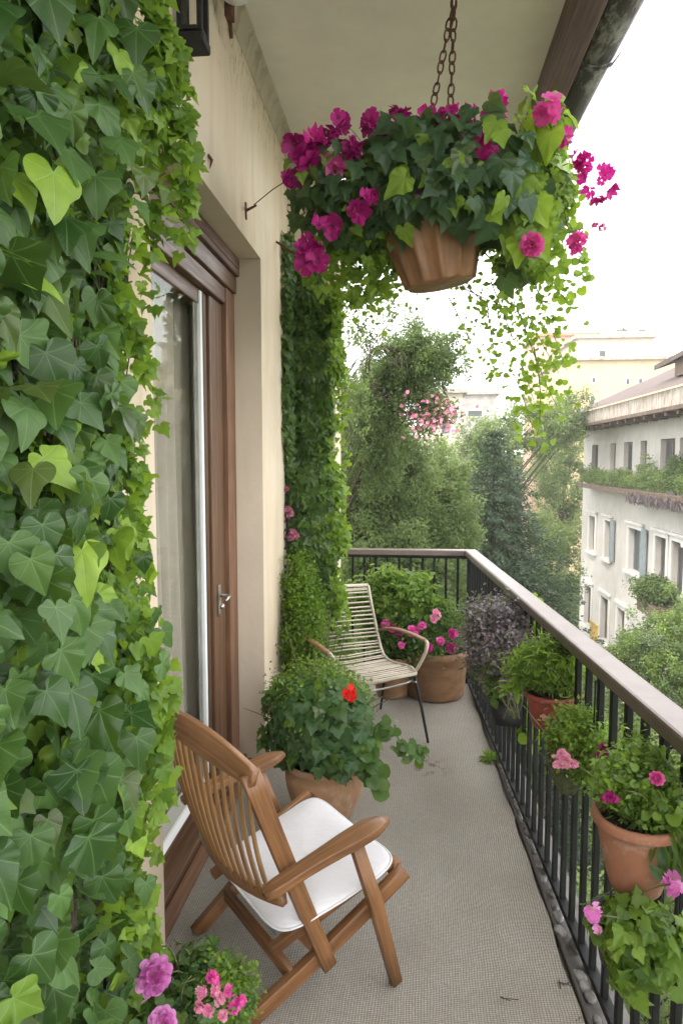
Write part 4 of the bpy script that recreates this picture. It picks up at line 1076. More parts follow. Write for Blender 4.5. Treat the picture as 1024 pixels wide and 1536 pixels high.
# mossy hanging plant with pink flowers
c = at(850, 1188, 2.08)
r2 = rail_pot('hanging_pot', 'mossy round pot with pale pink flowers and ferny leaves on the railing', c, .058, .10, K['mossy'], rim=.004, taper=.45, belly=.2)
L = Leaves(); cc = c + Vector((.035, .0, .15)); clump_bush(L, DIA, cc, (.085, .12, .10), 230, 42, .022, .0165, np.clip(.45 + .3 * rs.randn(330), 0, 1), .3); bush(L, ROUND, cc, (.085, .12, .09), 120, .022, .45)
L.build('foliage', LM['fresh'], r2)
for (px, py, s_, k_) in ((849, 1137, .055, 'pink'), (836, 1144, .045, 'pink'), (861, 1147, .035, 'pink'), (842, 1131, .03, 'pink')): flower(r2, at(px, py, 1.93), s_, FM[k_], 'cluster')
flower(r2, at(907, 1125, 1.95), .045, FM['deep'], 'cluster'); flower(r2, at(901, 1135, 1.96), .04, FM['deep'], 'cluster')
m_ = M(); stems(m_, c + Vector((0, 0, .08)), [cc + Vector((.07 * rs.randn(), .08 * rs.randn(), .09 * rs.rand())) for _ in range(20)], .002); m_.build('stem', K['stem'], r2)
# filler fern between (belongs to its own pot behind)
# big terracotta pot
c = at(952, 1330, 1.50)
r3 = rail_pot('hanging_pot', 'large terracotta pot with a thick rim and small magenta flowers hanging on the railing', c, .088, .172, K['terra'], rim=.008, taper=.62, belly=.06)
L = Leaves(); cc = c + Vector((.03, .03, .215)); clump_bush(L, DIA, cc, (.10, .12, .075), 200, 44, .018, .015, np.clip(.3 + .3 * rs.randn(200), 0, 1), .2); 
bush(L, ROUND, cc + Vector((0, 0, .01)), (.10, .12, .07), 200, .024, .35)
n = 150; P, d = ellipsoid(n, c + Vector((.05, -.03, .165)), (.06, .06, .045), .4); L.add(NARROW, P, d + np.array([0, -.4, .6]) + rv(n, .3), d + np.array([.2, -.2, -.5]) + rv(n, .3), .06, .05)
L.build('foliage', LM['fresh'], r3)
L = Leaves(); k = 14; P = np.array(c + Vector((.045, -.085, .12))) + rv(k, .022); L.add(OVAL, P, np.array([-.1, -.8, .4]) + rv(k, .3), np.array([.2, -.1, -1]) + rv(k, .3), .05, .0); L.build('trailing_leaf', LM['bush'], r3)
flower(r3, at(985, 1168, 1.42), .03, FM['hot'], 'pompon'); flower(r3, at(916, 1198, 1.42), .03, FM['deep'], 'cluster')
m_ = M(); stems(m_, c + Vector((0, 0, .16)), [cc + Vector((.05 * rs.randn(), .06 * rs.randn(), .05 * rs.rand())) for _ in range(16)], .002); m_.build('stem', K['stem'], r3)
# lowest planter with magenta flowers
c = Vector((.50, 1.50, .50))
r4 = rail_pot('hanging_pot', 'leafy geranium with two magenta flowers in the lowest pot on the railing', c, .07, .12, K['black'], rim=.005)
L = Leaves(); cc = at(955, 1398, 1.42); bush(L, LOBED, cc, (.095, .10, .085), 300, .030, np.clip(.3 + .25 * rs.randn(170), 0, 1)); bush(L, LOBED, cc + Vector((0, -.02, -.03)), (.09, .09, .08), 70, .042, .2); L.build('foliage', LM['fresh'], r4)
flower(r4, at(893, 1373, 1.34), .05, FM['lilac'], 'bloom'); flower(r4, at(1014, 1326, 1.34), .05, FM['lilac'], 'bloom')
m_ = M(); stems(m_, c + Vector((0, 0, .1)), [cc + Vector((.05 * rs.randn(), .05 * rs.randn(), .04 * rs.rand())) for _ in range(14)] + [at(893, 1373, 1.34), at(1014, 1326, 1.34)], .002); m_.build('stem', K['stem'], r4)

# small weed at the floor edge
wd = thing('weed', atz(733, 1140, 0.01), 'tiny green weed growing at the carpet edge under the railing', 'weed')
L = Leaves(); o_ = np.array(ORG[wd]); n = 60; d = nrm(rv(n) + np.array([0, 0, 1.1])); d[:, 2] = abs(d[:, 2]); L.add(NARROW, o_ + d * .012, rv(n) + np.array([0, -.3, .6]), d, .05, .5); L.build('foliage', LM['fresh'], wd)
cr_ = M()
for (px, py) in ((852, 1478), (871, 1530), (757, 1500)):
    p = atz(px, py, .012)
    for k in range(5): cr_.tube([p + Vector((rs.randn() * .008, rs.randn() * .006, 0)), p + Vector((rs.randn() * .012, rs.randn() * .008, .004))], .0015, 4)
tag(cr_.build('debris', K['darkbark']), 'dry twig crumbs lying on the carpet edge', 'debris', kind='stuff')

# ---- foreground pot, bottom left
c = Vector((-.58, 1.60, 0))
fg = thing('flower_pot', c, 'pot of pink and lilac flowers on the floor at the bottom left below the ivy', 'potted plant')
pot(fg, c + Vector((0, 0, .006)), .12, .17, K['terra'])
L = Leaves(); bush(L, LOBED, (-.56, 1.60, .24), (.16, .13, .10), 230, .035, np.clip(.05 + .1 * rs.randn(230), 0, 1), jit=.7); bush(L, LOBED, (-.55, 1.66, .28), (.10, .08, .05), 120, .03, .0, jit=.8); L.build('foliage', LM['near'], fg)
L = Leaves(); clump_bush(L, DIA, (-.47, 1.60, .25), (.08, .08, .08), 90, 40, .016, .013, .35 + .3 * rs.randn(90), .3); L.build('fine_foliage', LM['fresh'], fg)
flower(fg, at(231, 1464, 1.42), .092, FM['lilac'], 'pompon')
flower(fg, at(243, 1536, 1.42), .07, FM['lilac'], 'pompon')
for i, (px, py) in enumerate(((318, 1468), (303, 1490), (330, 1500), (345, 1488), (312, 1515), (335, 1524), (350, 1512), (298, 1512), (322, 1487), (360, 1500))):
    flower(fg, at(px, py, 1.46 + .02 * rs.rand()), .032, FM['pink' if i % 3 else 'hot'], 'cluster')
m_ = M(); stems(m_, c + Vector((0, 0, .2)), [Vector((-.56 + .08 * rs.randn(), 1.6 + .05 * rs.randn(), .33)) for _ in range(14)], .002); m_.build('stem', K['stem'], fg)

# ---- hanging basket
BC = Vector((.125, 2.8, 2.36))
hb = thing('hanging_basket', BC, 'large hanging flower basket with magenta flowers and trailing vines below the ceiling', 'hanging basket')
tilt = Matrix.Rotation(R(-9), 3, 'Y') @ Matrix.Rotation(R(3), 3, 'X')
# fluted pot with ribs and a hoop
vs, gs = [], []; nb_ = 96; pf_ = [(.001, .0), (.128, .0), (.134, .006), (.145, .05), (.158, .10), (.172, .15), (.183, .195), (.190, .20), (.192, .215), (.186, .222), (.192, .25), (.200, .31), (.204, .315), (.200, .32), (.18, .315), (.17, .29)]
for j, (r_, z_) in enumerate(pf_):
    for i in range(nb_):
        a_ = 2 * math.pi * i / nb_; fl_ = 1.0
        if 2 <= j <= 6 or 9 <= j <= 11:
            s_ = (i % 8) / 8.0; fl_ = 1 + .085 * (1 if s_ in (0.0,) else (.55 if s_ in (.125, .875) else 0)) - .05 * math.sin(math.pi * s_)
        p_ = Vector((r_ * fl_ * math.cos(a_), r_ * fl_ * math.sin(a_), z_)); vs.append(tilt @ p_ + BC); gs.append((z_, r_ * math.cos(a_) * .5, r_ * math.sin(a_) * .5))
m_ = M(); m_.add(vs, [(j * nb_ + i, j * nb_ + (i + 1) % nb_, (j + 1) * nb_ + (i + 1) % nb_, (j + 1) * nb_ + i) for j in range(len(pf_) - 1) for i in range(nb_)], gs); m_.build('pot', K['basketpot'], hb)
top = Vector((.165, 2.76, 3.60)); ring = Vector((.165, 2.76, 3.44))
m_ = M(); m_.lathe([(.001, .0), (.03, .0), (.034, -.012), (.02, -.03), (.012, -.06), (.014, -.09), (.006, -.12)], top + Vector((0, 0, -.0)), 20); m_.tube([ring + Vector((.022 * math.cos(a_), 0, .03 + .03 * math.sin(a_))) for a_ in np.linspace(0, 2 * math.pi, 14)[:-1]], .005, 6, closed=True); m_.build('hook', K['iron'], hb)
for a_ in (190, 350):
    e = tilt @ Vector((.07 * math.cos(R(a_)), .07 * math.sin(R(a_)), .31)) + BC
    chain_mesh(ring, e, .050, .0038, .0125).build('chain', K['rust'], hb)
La, Lb, Lc = Leaves(), Leaves(), Leaves()
def blob(L, tmpl, c, r, n, size, young, nb=(0, -.55, .25), jit=.4, shell=.55):
    P, d = ellipsoid(n, c, r, shell, 9)
    low = P[:, 2] < BC.z + .20
    inpot = (np.hypot(P[:, 0] - BC.x - .03, P[:, 1] - BC.y) < .23) & low
    keep = ~inpot; P, d = P[keep], d[keep]; k = len(P)
    yg = young if np.ndim(young) == 0 else np.resize(young, (n,))[keep]
    L.add(tmpl, P, d * .7 + np.array(nb) + rv(k, jit), np.array([0, -.1, -.9]) + d * .45 + rv(k, .35), size * (.6 + .7 * rs.rand(k)), yg)
blob(La, IVY, (.07, 2.78, 2.72), (.34, .36, .19), 1250, .070, 0.0)
blob(La, LOBED, (.22, 2.76, 2.70), (.34, .38, .26), 420, .080, (rs.rand(420) < .22) * .6)
blob(La, IVY, (-.20, 2.80, 2.72), (.29, .30, .20), 700, .058, (rs.rand(700) < .12) * .6)
blob(La, LOBED, (.42, 2.78, 2.63), (.17, .26, .26), 300, .085, np.clip(.5 + .45 * rs.randn(300), 0, 1))
blob(Lb, HEART, (.48, 2.52, 2.86), (.10, .08, .13), 26, .088, np.clip(.6 + .3 * rs.randn(26), 0, 1))
blob(Lb, IVY, (.45, 2.8, 2.66), (.18, .28, .27), 620, .038, np.clip(.6 + .35 * rs.randn(900), 0, 1))
blob(Lb, IVY, (.02, 2.85, 2.66), (.50, .36, .20), 900, .038, np.clip(.15 + .3 * rs.randn(900), 0, 1))
blob(Lb, IVY, (-.22, 2.9, 2.52), (.22, .22, .20), 420, .036, np.clip(.25 + .3 * rs.randn(420), 0, 1))
La.build('foliage', LM['basket'], hb)
def trail(p, q, sag, n, size, young, spread=.042, side=.0, tm=ROUND):
    p, q = Vector(p), Vector(q); mid = p.lerp(q, .5) + Vector(sag); pts = bez([p, mid, q], 14); vm = M(); vm.tube(pts, list(np.linspace(.003, .0012, 15)), 4); vm.build('vine_stem', K['stem'], hb)
    n = int(n * .60); size *= .68; s_ = rs.rand(n); A = np.array([tuple(x) for x in pts]); P = np.stack([np.interp(s_ * 14, range(15), A[:, k]) for k in range(3)], 1) + rv(n, spread)
    Lc.add(tm, P, np.array([-.1, -.7, .4]) + rv(n, .5), np.array([.1, -.1, -1]) + rv(n, .5), size * (.55 + .8 * rs.rand(n)), np.clip(young + .3 * rs.randn(n), 0, 1))
# px targets for the trailing ends; each runs down from the basket edge
for (x0, y0_, x1, y1_, Yd, nn_, sz, yg) in ((800, 380, 850, 452, 2.75, 90, .045, .5), (760, 400, 838, 560, 2.8, 120, .036, .5), (735, 420, 800, 600, 2.85, 110, .034, .5), (800, 420, 850, 555, 2.8, 110, .036, .6), (780, 470, 835, 610, 2.8, 90, .034, .6),
                                     (730, 450, 760, 590, 2.9, 70, .032, .5), (800, 520, 805, 655, 2.8, 80, .036, .6), (770, 560, 800, 650, 2.8, 60, .034, .6), (700, 430, 745, 500, 2.9, 60, .03, .5), (672, 445, 715, 540, 2.9, 40, .028, .5),
                                     (600, 400, 540, 452, 2.95, 110, .034, .25), (560, 350, 520, 400, 2.95, 110, .036, .2), (540, 400, 560, 480, 3.0, 90, .032, .3), (590, 400, 575, 440, 3.0, 90, .036, .2), (620, 430, 630, 470, 3.0, 16, .028, .4), (500, 360, 552, 430, 3.0, 60, .03, .3),
                                     (820, 240, 868, 262, 2.7, 40, .022, .5), (840, 300, 855, 440, 2.75, 120, .045, .7), (830, 230, 862, 330, 2.75, 90, .045, .8), (690, 430, 780, 470, 2.85, 90, .034, .5)):
    trail(at(x0, y0_, Yd), at(x1, y1_, Yd), (rs.randn() * .03, rs.randn() * .04, -.02), nn_, sz, yg)
for q_ in ((860, 262, 898, 272), (840, 250, 876, 242), (850, 330, 865, 362), (850, 350, 905, 340), (700, 200, 712, 180), (600, 210, 603, 172), (540, 210, 515, 185), (470, 300, 480, 340), (478, 340, 473, 388), (550, 260, 545, 305), (760, 320, 798, 367), (800, 200, 822, 162)):
    vm = M(); vm.tube(bez([at(q_[0], q_[1], 2.72), at((q_[0] + q_[2]) / 2, (q_[1] + q_[3]) / 2 - 6, 2.6), at(q_[2], q_[3], 2.52)], 6), .0018, 4); vm.build('flower_stem', K['stem'], hb)
Lc.build('trailing_vine', LM['vine'], hb); Lb.build('small_foliage', LM['vine'], hb)
for (px, py, s_, k_, ty) in ((603, 172, 36, 'deep', 'bloom'), (512, 180, 34, 'deep', 'bloom'), (500, 205, 34, 'deep', 'bloom'), (497, 246, 36, 'hot', 'bloom'), (468, 232, 48, 'deep', 'bloom'), (438, 262, 36, 'deep', 'bloom'), (452, 212, 42, 'deep', 'bloom'), (478, 212, 34, 'magenta', 'bloom'), (556, 182, 30, 'deep', 'cluster'), (575, 190, 26, 'deep', 'cluster'),
                         (527, 222, 30, 'deep', 'cluster'), (650, 184, 42, 'magenta', 'bloom'), (690, 170, 28, 'magenta', 'cluster'), (673, 172, 24, 'deep', 'cluster'), (712, 182, 48, 'magenta', 'bloom'), (740, 163, 34, 'magenta', 'cluster'), (722, 222, 44, 'magenta', 'bloom'), (735, 236, 30, 'deep', 'bloom'), (822, 162, 44, 'hot', 'cluster'), (845, 206, 26, 'magenta', 'cluster'), (876, 242, 28, 'magenta', 'cluster'), (866, 236, 18, 'magenta', 'cluster'),
                         (898, 272, 46, 'magenta', 'umbel'), (622, 296, 22, 'magenta', 'cluster'), (533, 312, 40, 'deep', 'bloom'), (557, 297, 36, 'magenta', 'bloom'), (481, 334, 40, 'deep', 'bloom'), (472, 388, 52, 'deep', 'bloom'), (466, 374, 36, 'deep', 'bloom'), (798, 367, 30, 'hot', 'pompon'), (865, 361, 24, 'hot', 'cluster'), (860, 377, 9, 'hot', 'cluster'), (903, 341, 10, 'hot', 'cluster'), (892, 338, 9, 'hot', 'cluster')):
    Yd = (2.50 if px != 822 else 2.40) + .05 * rs.rand(); flower(hb, at(px, py, Yd), s_ * Yd / 1000 * (1.15 if ty != 'bloom' else 1.05), FM[k_], ty)

# ------------------------------------------------------------------ garden trees
def tree(name, label, base, trunk_top, lumps_, leafmat_, tmpl, nper, per, spread, size, shell=.55, trunk_r=.12, bark='bark', young=.2, branches=True, group=None, cat='tree'):
    t_ = thing(name, base, label, cat, group); L = Leaves(); m_ = M()
    tt = Vector(trunk_top); bs = Vector(base)
    m_.tube(bez([bs, bs.lerp(tt, .5) + Vector((rs.randn() * .15, rs.randn() * .15, 0)), tt], 8), list(np.linspace(trunk_r, trunk_r * .45, 9)), 9)
    for (c_, r_) in lumps_:
        vol = (r_[0] * r_[1] * r_[2]) ** (2 / 3.)
        C = clump_bush(L, tmpl, c_, r_, max(10, int(nper * .62 * vol)), int(per * 1.5), spread * .82, size, np.clip(young + .25 * rs.randn(max(10, int(nper * vol))), 0, 1), shell, .6, 9)
        for i in range(min(6, len(C))):
            e = Vector(C[i * 7 % len(C)]); ql = max(.2, min(1., (e.z - 1.2 * math.hypot(e.x - bs.x, e.y - bs.y) - bs.z) / (tt.z - bs.z))); s_ = bs.lerp(tt, ql); e = s_.lerp(e, .8); m_.tube(bez([s_, s_.lerp(e, .5) + Vector((0, 0, .1)), e], 6), list(np.linspace(trunk_r * .25, .006, 7)), 5)
    L.build('crown', leafmat_, t_, False); m_.build('trunk', K[bark], t_)
    return t_
def pz(px, py, Y): return at(px, py, Y)
# soft green tree at left
c1, c2, c3, c4, c5 = pz(578, 715, 10.5), pz(560, 800, 10), pz(670, 790, 11), pz(555, 640, 10.3), pz(600, 930, 10.5)
tree('leafy_tree', 'soft green feathery tree filling the view between ivy column and conifer', (-.2, 11, GZ), (-.1, 10.8, .6),
     [(c1, (.88, 1.0, 1.1)), (c2, (.9, .9, 1.2)), (pz(645, 790, 11), (.7, .9, 1.0)), (c4, (.7, .7, .9)), (pz(665, 720, 11.5), (.42, .6, .6)), (c5, (1.5, 1.2, 1.4))], LM['treelight'], DIA, 560, 70, .085, .052, .4, .06, young=.15)
# darker round crown above
c1, c2, c3 = pz(625, 535, 8.6), pz(575, 600, 8.6), pz(545, 555, 9)
tree('round_tree', 'dark green tree with a rounded bushy crown above the feathery tree', (-1.3, 9.3, GZ), (-1.0, 9.1, 2.4),
     [(c1, (.66, .6, .52)), (c1 + Vector((.0, .1, -.1)), (.5, .5, .40)), (c1 + Vector((-.3, .1, -.2)), (.45, .5, .40)), (c2, (.6, .5, .5)), (pz(560, 680, 8.8), (.45, .4, .5))], LM['tree'], DIA, 950, 60, .055, .034, .3, .045, young=.1)
sap = tree('slender_tree', 'thin young tree with sparse airy leaves beside the ivy column', (-1.15, 7.8, GZ), (-.95, 7.6, 3.0),
     [(pz(540, 500, 7.6), (.32, .4, .55)), (pz(530, 420, 7.6), (.30, .3, .35)), (pz(535, 600, 7.6), (.30, .4, .5)), (pz(600, 455, 7.6), (.35, .3, .2))], LM['tree'], DIA, 190, 24, .06, .040, .2, .02, young=.4)
vn = M()   # looping dry vine hanging in front of the round tree
for k in range(5):
    cc = pz(568 + 3 * k, 548 + 3 * k, 8.0); rr = .20 + .03 * k
    vn.tube([cc + Vector((rr * .75 * math.cos(a_) + .02 * rs.randn(), .05 * math.sin(a_ * 2), rr * math.sin(a_) + .02 * rs.randn())) for a_ in np.linspace(0, 2 * math.pi * .8, 16)], .006, 5)
vn.tube(bez([pz(548, 380, 8.0), pz(585, 470, 8.0), pz(572, 520, 8.0)], 8), .006, 5)
tag(vn.build('dry_vine', K['bark']), 'looped dry brown vine hanging in the round tree', 'vine')
ps = thing('flowering_bush', (.3, 8.2, 1.4), 'pink flowering branches hanging below the dark round tree', 'flowering bush')
L = Leaves(); Cc = pz(650, 622, 8.2); P = np.array(Cc) + rv(170, 1) * np.array([.17, .12, .13]); L.add(FLO5, P, rv(170) + np.array([0, -1, .3]), rv(170), .020 + .010 * rs.rand(170)); L.build('blossom', FM['pink'], ps)
L = Leaves(); clump_bush(L, DIA, Cc + Vector((-.05, .05, .1)), (.35, .2, .28), 50, 30, .06, .045, .1, .2); L.build('foliage', LM['tree'], ps)
m_ = M(); stems(m_, pz(600, 560, 8.6), [Cc + Vector((.15 * rs.randn(), 0, .15 * rs.randn())) for _ in range(12)], .01, .004); m_.build('stem', K['bark'], ps)
# conifer
cf_ = thing('conifer', (2.2, 16, GZ), 'dark blue green conifer tree standing behind the railing corner', 'tree')
L = Leaves(); m_ = M(); apex = pz(742, 640, 16); bx, by = apex.x, apex.y
m_.tube([(bx, by, GZ), (bx, by, apex.z)], [.22, .01], 8)
H = apex.z - GZ
for lv in range(64):
    f_ = (lv / 64.) ** 1.0; z_ = apex.z - .15 - f_ * (H * .93); rad_ = .12 + 3.0 * (min(1, f_ * 1.75)) ** .85
    nb_ = 7 + int(9 * min(1, f_ * 2))
    for b0 in range(nb_):
        a_ = 2 * math.pi * (b0 + rs.rand() * .8) / nb_ + lv * .7; ln = rad_ * (.65 + .5 * rs.rand())
        tip_ = Vector((math.cos(a_) * ln, math.sin(a_) * ln, -.22 * ln + .12 * ln * ln * .3))
        kk = int(26 + 60 * ln); s_ = rs.rand(kk) ** .6
        P = np.array([bx, by, z_]) + s_[:, None] * np.array(tip_) + rv(kk, 1) * np.array([.09, .09, .05]) * (1.1 - .4 * s_[:, None])
        L.add(DIA, P, np.array([0, 0, 1.]) + rv(kk, .5), nrm(np.array(tip_)) + np.array([0, 0, -.25]) + rv(kk, .5), .07 + .045 * rs.rand(kk), 0.0)
        if lv % 3 == 0: m_.tube([(bx, by, z_), (bx + tip_.x * .9, by + tip_.y * .9, z_ + tip_.z * .9)], [.02, .006], 4)
L.build('crown', LM['conifer'], cf_, False); m_.build('trunk', K['darkbark'], cf_)
# broadleaf trees right of the conifer
def ptree(name, label, Y, pts, mat, size=.08, nper=170, spread=.13, young=.15, per=55, r0=.18, shell=.5):
    ls = [(pz(px, py, Y + dy), (rx * Y / 1000, rx * Y / 1000, rz * Y / 1000)) for (px, py, rx, rz, dy) in pts]
    c_ = sum((Vector(l[0]) for l in ls), Vector()) / len(ls); tp = max(l[0].z for l in ls)
    return tree(name, label, (c_.x, c_.y, GZ), (c_.x, c_.y, c_.z + .3), ls, LM[mat], DIA, nper, per, spread, size, shell, r0, 'bark', young)
ptree('broadleaf_tree', 'broad light green tree between the conifer and the white building', 34, [(838, 790, 42, 60, 0), (825, 700, 40, 60, 1), (850, 730, 38, 60, .5), (845, 870, 42, 60, 0), (850, 650, 35, 45, 1.5), (835, 920, 45, 60, 0)], 'treelight', .12, 52, .2, .2)
ptree('broadleaf_tree', 'hazy pale tree crown behind the conifer, left of the white building', 27, [(740, 665, 45, 40, 0), (700, 700, 40, 60, 0), (800, 640, 60, 45, 1), (850, 620, 30, 40, 1), (720, 780, 50, 60, 0)], 'treelight', .11, 75, .2, .3)
ptree('broadleaf_tree', 'small bright green tree low beside the conifer, above the far handrail', 26, [(822, 800, 30, 34, 0), (832, 865, 34, 38, 0), (812, 920, 46, 40, 0)], 'treelight', .10, 90, .16, .35, r0=.09)
ptree('grey_tree', 'grey green tree with tiny pale leaves at the right, close behind the handrail', 9, [(985, 975, 55, 55, 0), (1050, 940, 60, 60, 0), (940, 985, 40, 36, .3), (1015, 1060, 70, 70, 0), (940, 1060, 45, 45, .5), (905, 1090, 45, 50, 1), (985, 1120, 60, 50, .5), (1090, 1060, 80, 90, 0)], 'grey', .034, 680, .055, .2, 60, .06)
ptree('garden_bush', 'bright green garden bush far below, seen between the railing bars at the right', 7, [(960, 1230, 90, 80, 0), (1060, 1300, 110, 100, 0), (900, 1130, 60, 60, 1), (1000, 1130, 90, 60, .5)], 'treelight', .05, 300, .09, .35, 50, .05)
ptree('garden_bush', 'green garden bush below the near end of the railing', 5.5, [(900, 1400, 80, 80, 0), (1000, 1500, 110, 90, 0), (860, 1480, 70, 80, 0), (1100, 1420, 90, 90, 0)], 'treelight', .04, 360, .07, .35, 50, .05)
ptree('garden_bush', 'mid green shrub far below between the middle railing bars', 10, [(800, 1050, 60, 55, 0), (860, 1010, 50, 50, 1), (740, 990, 50, 45, 1), (870, 1150, 60, 50, 0), (780, 960, 50, 40, 2)], 'tree', .06, 200, .1, .35, 50, .05)
ptree('garden_bush', 'pale green shrub seen through the far railing bars', 14, [(600, 900, 60, 50, 0), (660, 950, 60, 50, 0), (560, 950, 60, 60, 0), (700, 900, 40, 40, 1)], 'treelight', .07, 150, .12, .5, 50, .05)
ptree('broadleaf_tree', 'large green tree at the left end beyond the ivy column', 13, [(480, 800, 100, 100, 0), (440, 700, 100, 100, 0), (520, 900, 90, 90, 0), (400, 850, 120, 120, 0)], 'tree', .07, 110, .13, .2)

# ------------------------------------------------------------------ buildings
K['facade'] = plaster('white_facade', (.42, .40, .375), (.22, .19, .155), .5)
K['facade2'] = plaster('moulding', (.50, .485, .46), (.35, .32, .28), .3)
K['tile'] = simple('roof_tiles', (.10, .070, .060), .85, .35, 3, .6, 9, bd=.05, mscale=(1, 6, 1))
K['eave'] = simple('old_eave', (.40, .36, .31), .9, .5, 2.5, .6, 12, col2=(.16, .12, .09), bd=.03, mscale=(1, 4, 1))
K['eavewood'] = simple('eave_timber', (.13, .085, .06), .8, .4, 5, .3)
K['shut'] = simple('window_shutter', (.16, .13, .11), .6, .3, 5, .2)
K['bluegrey'] = simple('window_frame_paint', (.17, .20, .215), .5, .2, 5, 0)
m, t, b, o = mat_new('dark_window'); b.inputs['Base Color'].default_value = (.045, .052, .055, 1); b.inputs['Roughness'].default_value = .3; b.inputs['Specular IOR Level'].default_value = .25; K['pane'] = m
FX = 7.9
wb = thing('white_building', (FX + 3, 24, GZ), 'white plastered apartment building with a brown tiled roof at the right', 'building')
m_ = M(); YB0, YB1, ZB = 12.5, 31.2, 3.0
# facade plates with window openings: cells between openings
rows = [(.95, 2.30, [(29.4, .95), (26.9, .7), (25.1, .95), (23.5, .6), (21.4, 1.15), (19.9, 1.15), (17.2, 1.1), (14.8, 1.1)]),
        (-2.25, -.75, [(29.4, .95), (27.2, .75), (24.0, 1.3), (21.6, .9), (20.2, 1.0), (17.4, 1.1), (14.8, 1.1)]),
        (-5.6, -3.85, [(29.8, 1.1), (27.3, 1.0), (25.2, .9), (21.6, 1.0), (19.6, 1.0), (17.0, 1.0), (14.6, 1.0)])]
bounds = [GZ, -3.05, -.02 + .0, ZB]
zb = [(GZ, -3.0), (-3.0, .2), (.2, ZB)]
for (z0, z1, ws), (za, zt) in zip(rows, zb[::-1]):
    pts_ = sorted([(y - w_ / 2, y + w_ / 2) for y, w_ in ws]); cur = YB0
    for (a, b2) in pts_:
        m_.box2((FX, cur, za), (FX + .28, a, zt)); m_.box2((FX, a, za), (FX + .28, b2, z0)); m_.box2((FX, a, z1), (FX + .28, b2, zt)); cur = b2
    m_.box2((FX, cur, za), (FX + .28, YB1, zt))
m_.box2((FX + .281, YB1 - .3, GZ), (FX + 10, YB1, ZB)); m_.box2((FX + .281, YB0, GZ), (FX + 10, YB0 + .3, ZB)); m_.box2((FX + .5, YB0 + .31, -3.1), (FX + 10, YB1 - .31, -2.9)); m_.box2((FX + .5, YB0 + .31, .1), (FX + 10, YB1 - .31, .3)); m_.box2((FX + 2.4, YB0 + .31, GZ), (FX + 2.6, YB1 - .31, 2.99))
m_.build('wall', K['facade'], wb)
# projecting bay at the near right
m_ = M(); m_.box2((FX - .35, 12.4, GZ), (FX - .003, 19.05, -.62)); m_.box2((FX - .35, 12.4, -.618), (FX - .003, 18.9, 2.2)); m_.build('bay', K['facade2'], wb, .02)
m_ = M(); m_.box2((FX - .42, 12.4, -.75), (FX - .352, 19.1, -.62)); m_.build('bay_cornice', K['facade2'], wb, .02)
for ri, (z0, z1, ws) in enumerate(rows):
    for wi, (y, w_) in enumerate(ws):
        f_ = M(); d_ = FX + .16
        f_.box2((d_, y - w_ / 2 + .0, z0), (d_ + .06, y - w_ / 2 + .08, z1)); f_.box2((d_, y + w_ / 2 - .08, z0), (d_ + .06, y + w_ / 2, z1)); f_.box2((d_, y - w_ / 2 + .081, z1 - .08), (d_ + .06, y + w_ / 2 - .081, z1)); f_.box2((d_ - .01, y - .035, z0), (d_ + .05, y + .035, z1 - .081))
        wf = f_.build('window', K['bluegrey'] if ri == 1 and wi in (2,) else K['shut'], wb)
        p_ = M(); p_.box2((d_ + .02, y - w_ / 2, z0), (d_ + .03, y + w_ / 2, z1)); p_.build('pane', K['pane'], wf)
        if rs.rand() < .2:
            p_ = M(); vs = []
            y0_, y1_ = (y - w_ / 2 + .06, y - w_ * .05) if rs.rand() < .5 else (y + w_ * .05, y + w_ / 2 - .06)
            p_.box2((d_ + .012, y0_, z0), (d_ + .019, y1_, z1 - .05)); p_.build('curtain', K['curtain'], wf)
        if ri > 0:
            s_ = M()
            s_.box2((FX - .045, y - w_ / 2 - .16, z0 - .02), (FX - .003, y - w_ / 2 - .003, z1 + .14)); s_.box2((FX - .045, y + w_ / 2 + .003, z0 - .02), (FX - .003, y + w_ / 2 + .16, z1 + .14)); s_.box2((FX - .05, y - w_ / 2 - .002, z1 + .003), (FX - .003, y + w_ / 2 + .002, z1 + .16))
            s_.box2((FX - .11, y - w_ / 2 - .24, z1 + .162), (FX - .003, y + w_ / 2 + .24, z1 + .25)); s_.build('surround', K['facade2'], wf)
            s_ = M(); s_.box2((FX - .14, y - w_ / 2 - .2, z0 - .12), (FX - .003, y + w_ / 2 + .2, z0 - .022)); s_.build('sill', K['facade2'], wf)
        if ri == 1 and wi in (1, 2):
            s_ = M(); s_.box2((FX - .10, y - w_ / 2 - .62, z0), (FX - .05, y - w_ / 2 - .17, z1 + .1)); s_.build('shutter', K['bluegrey'], wf)
# eaves: cornice, soffit timber, roof
m_ = M(); m_.box2((FX - .75, YB0 - .4, ZB + .12), (FX - .60, YB1 + .5, ZB + .60)); m_.box2((FX - .598, YB0 - .4, ZB + .14), (FX + .3, YB1 + .5, ZB + .30)); m_.build('cornice', K['eave'], wb)
m_ = M(); m_.box2((FX - .85, YB0 - .4, ZB + .0), (FX + .0, YB1 + .6, ZB + .11))
for i in range(22): m_.box((FX - .42, YB0 + .2 + i * .86, ZB - .06), (.70, .14, .11))
m_.build('soffit', K['eavewood'], wb)
m_ = M(); 
ysz = np.linspace(YB0 - .5, YB1 + .6, 60); vs = []
for y in ysz:
    for k in range(9):
        f_ = k / 8; hip = max(0, (y - (YB1 - 3.4)) / 4.0)
        vs.append((FX - .85 + f_ * 6.5, min(y, YB1 + .6 - f_ * 4.4) if hip > 0 else y, ZB + .62 + f_ * 3.1 + .02 * math.sin(k * 3)))
m_.add(vs, [(i * 9 + k, (i + 1) * 9 + k, (i + 1) * 9 + k + 1, i * 9 + k + 1) for i in range(59) for k in range(8)], None, False)
m_.build('roof', K['tile'], wb)
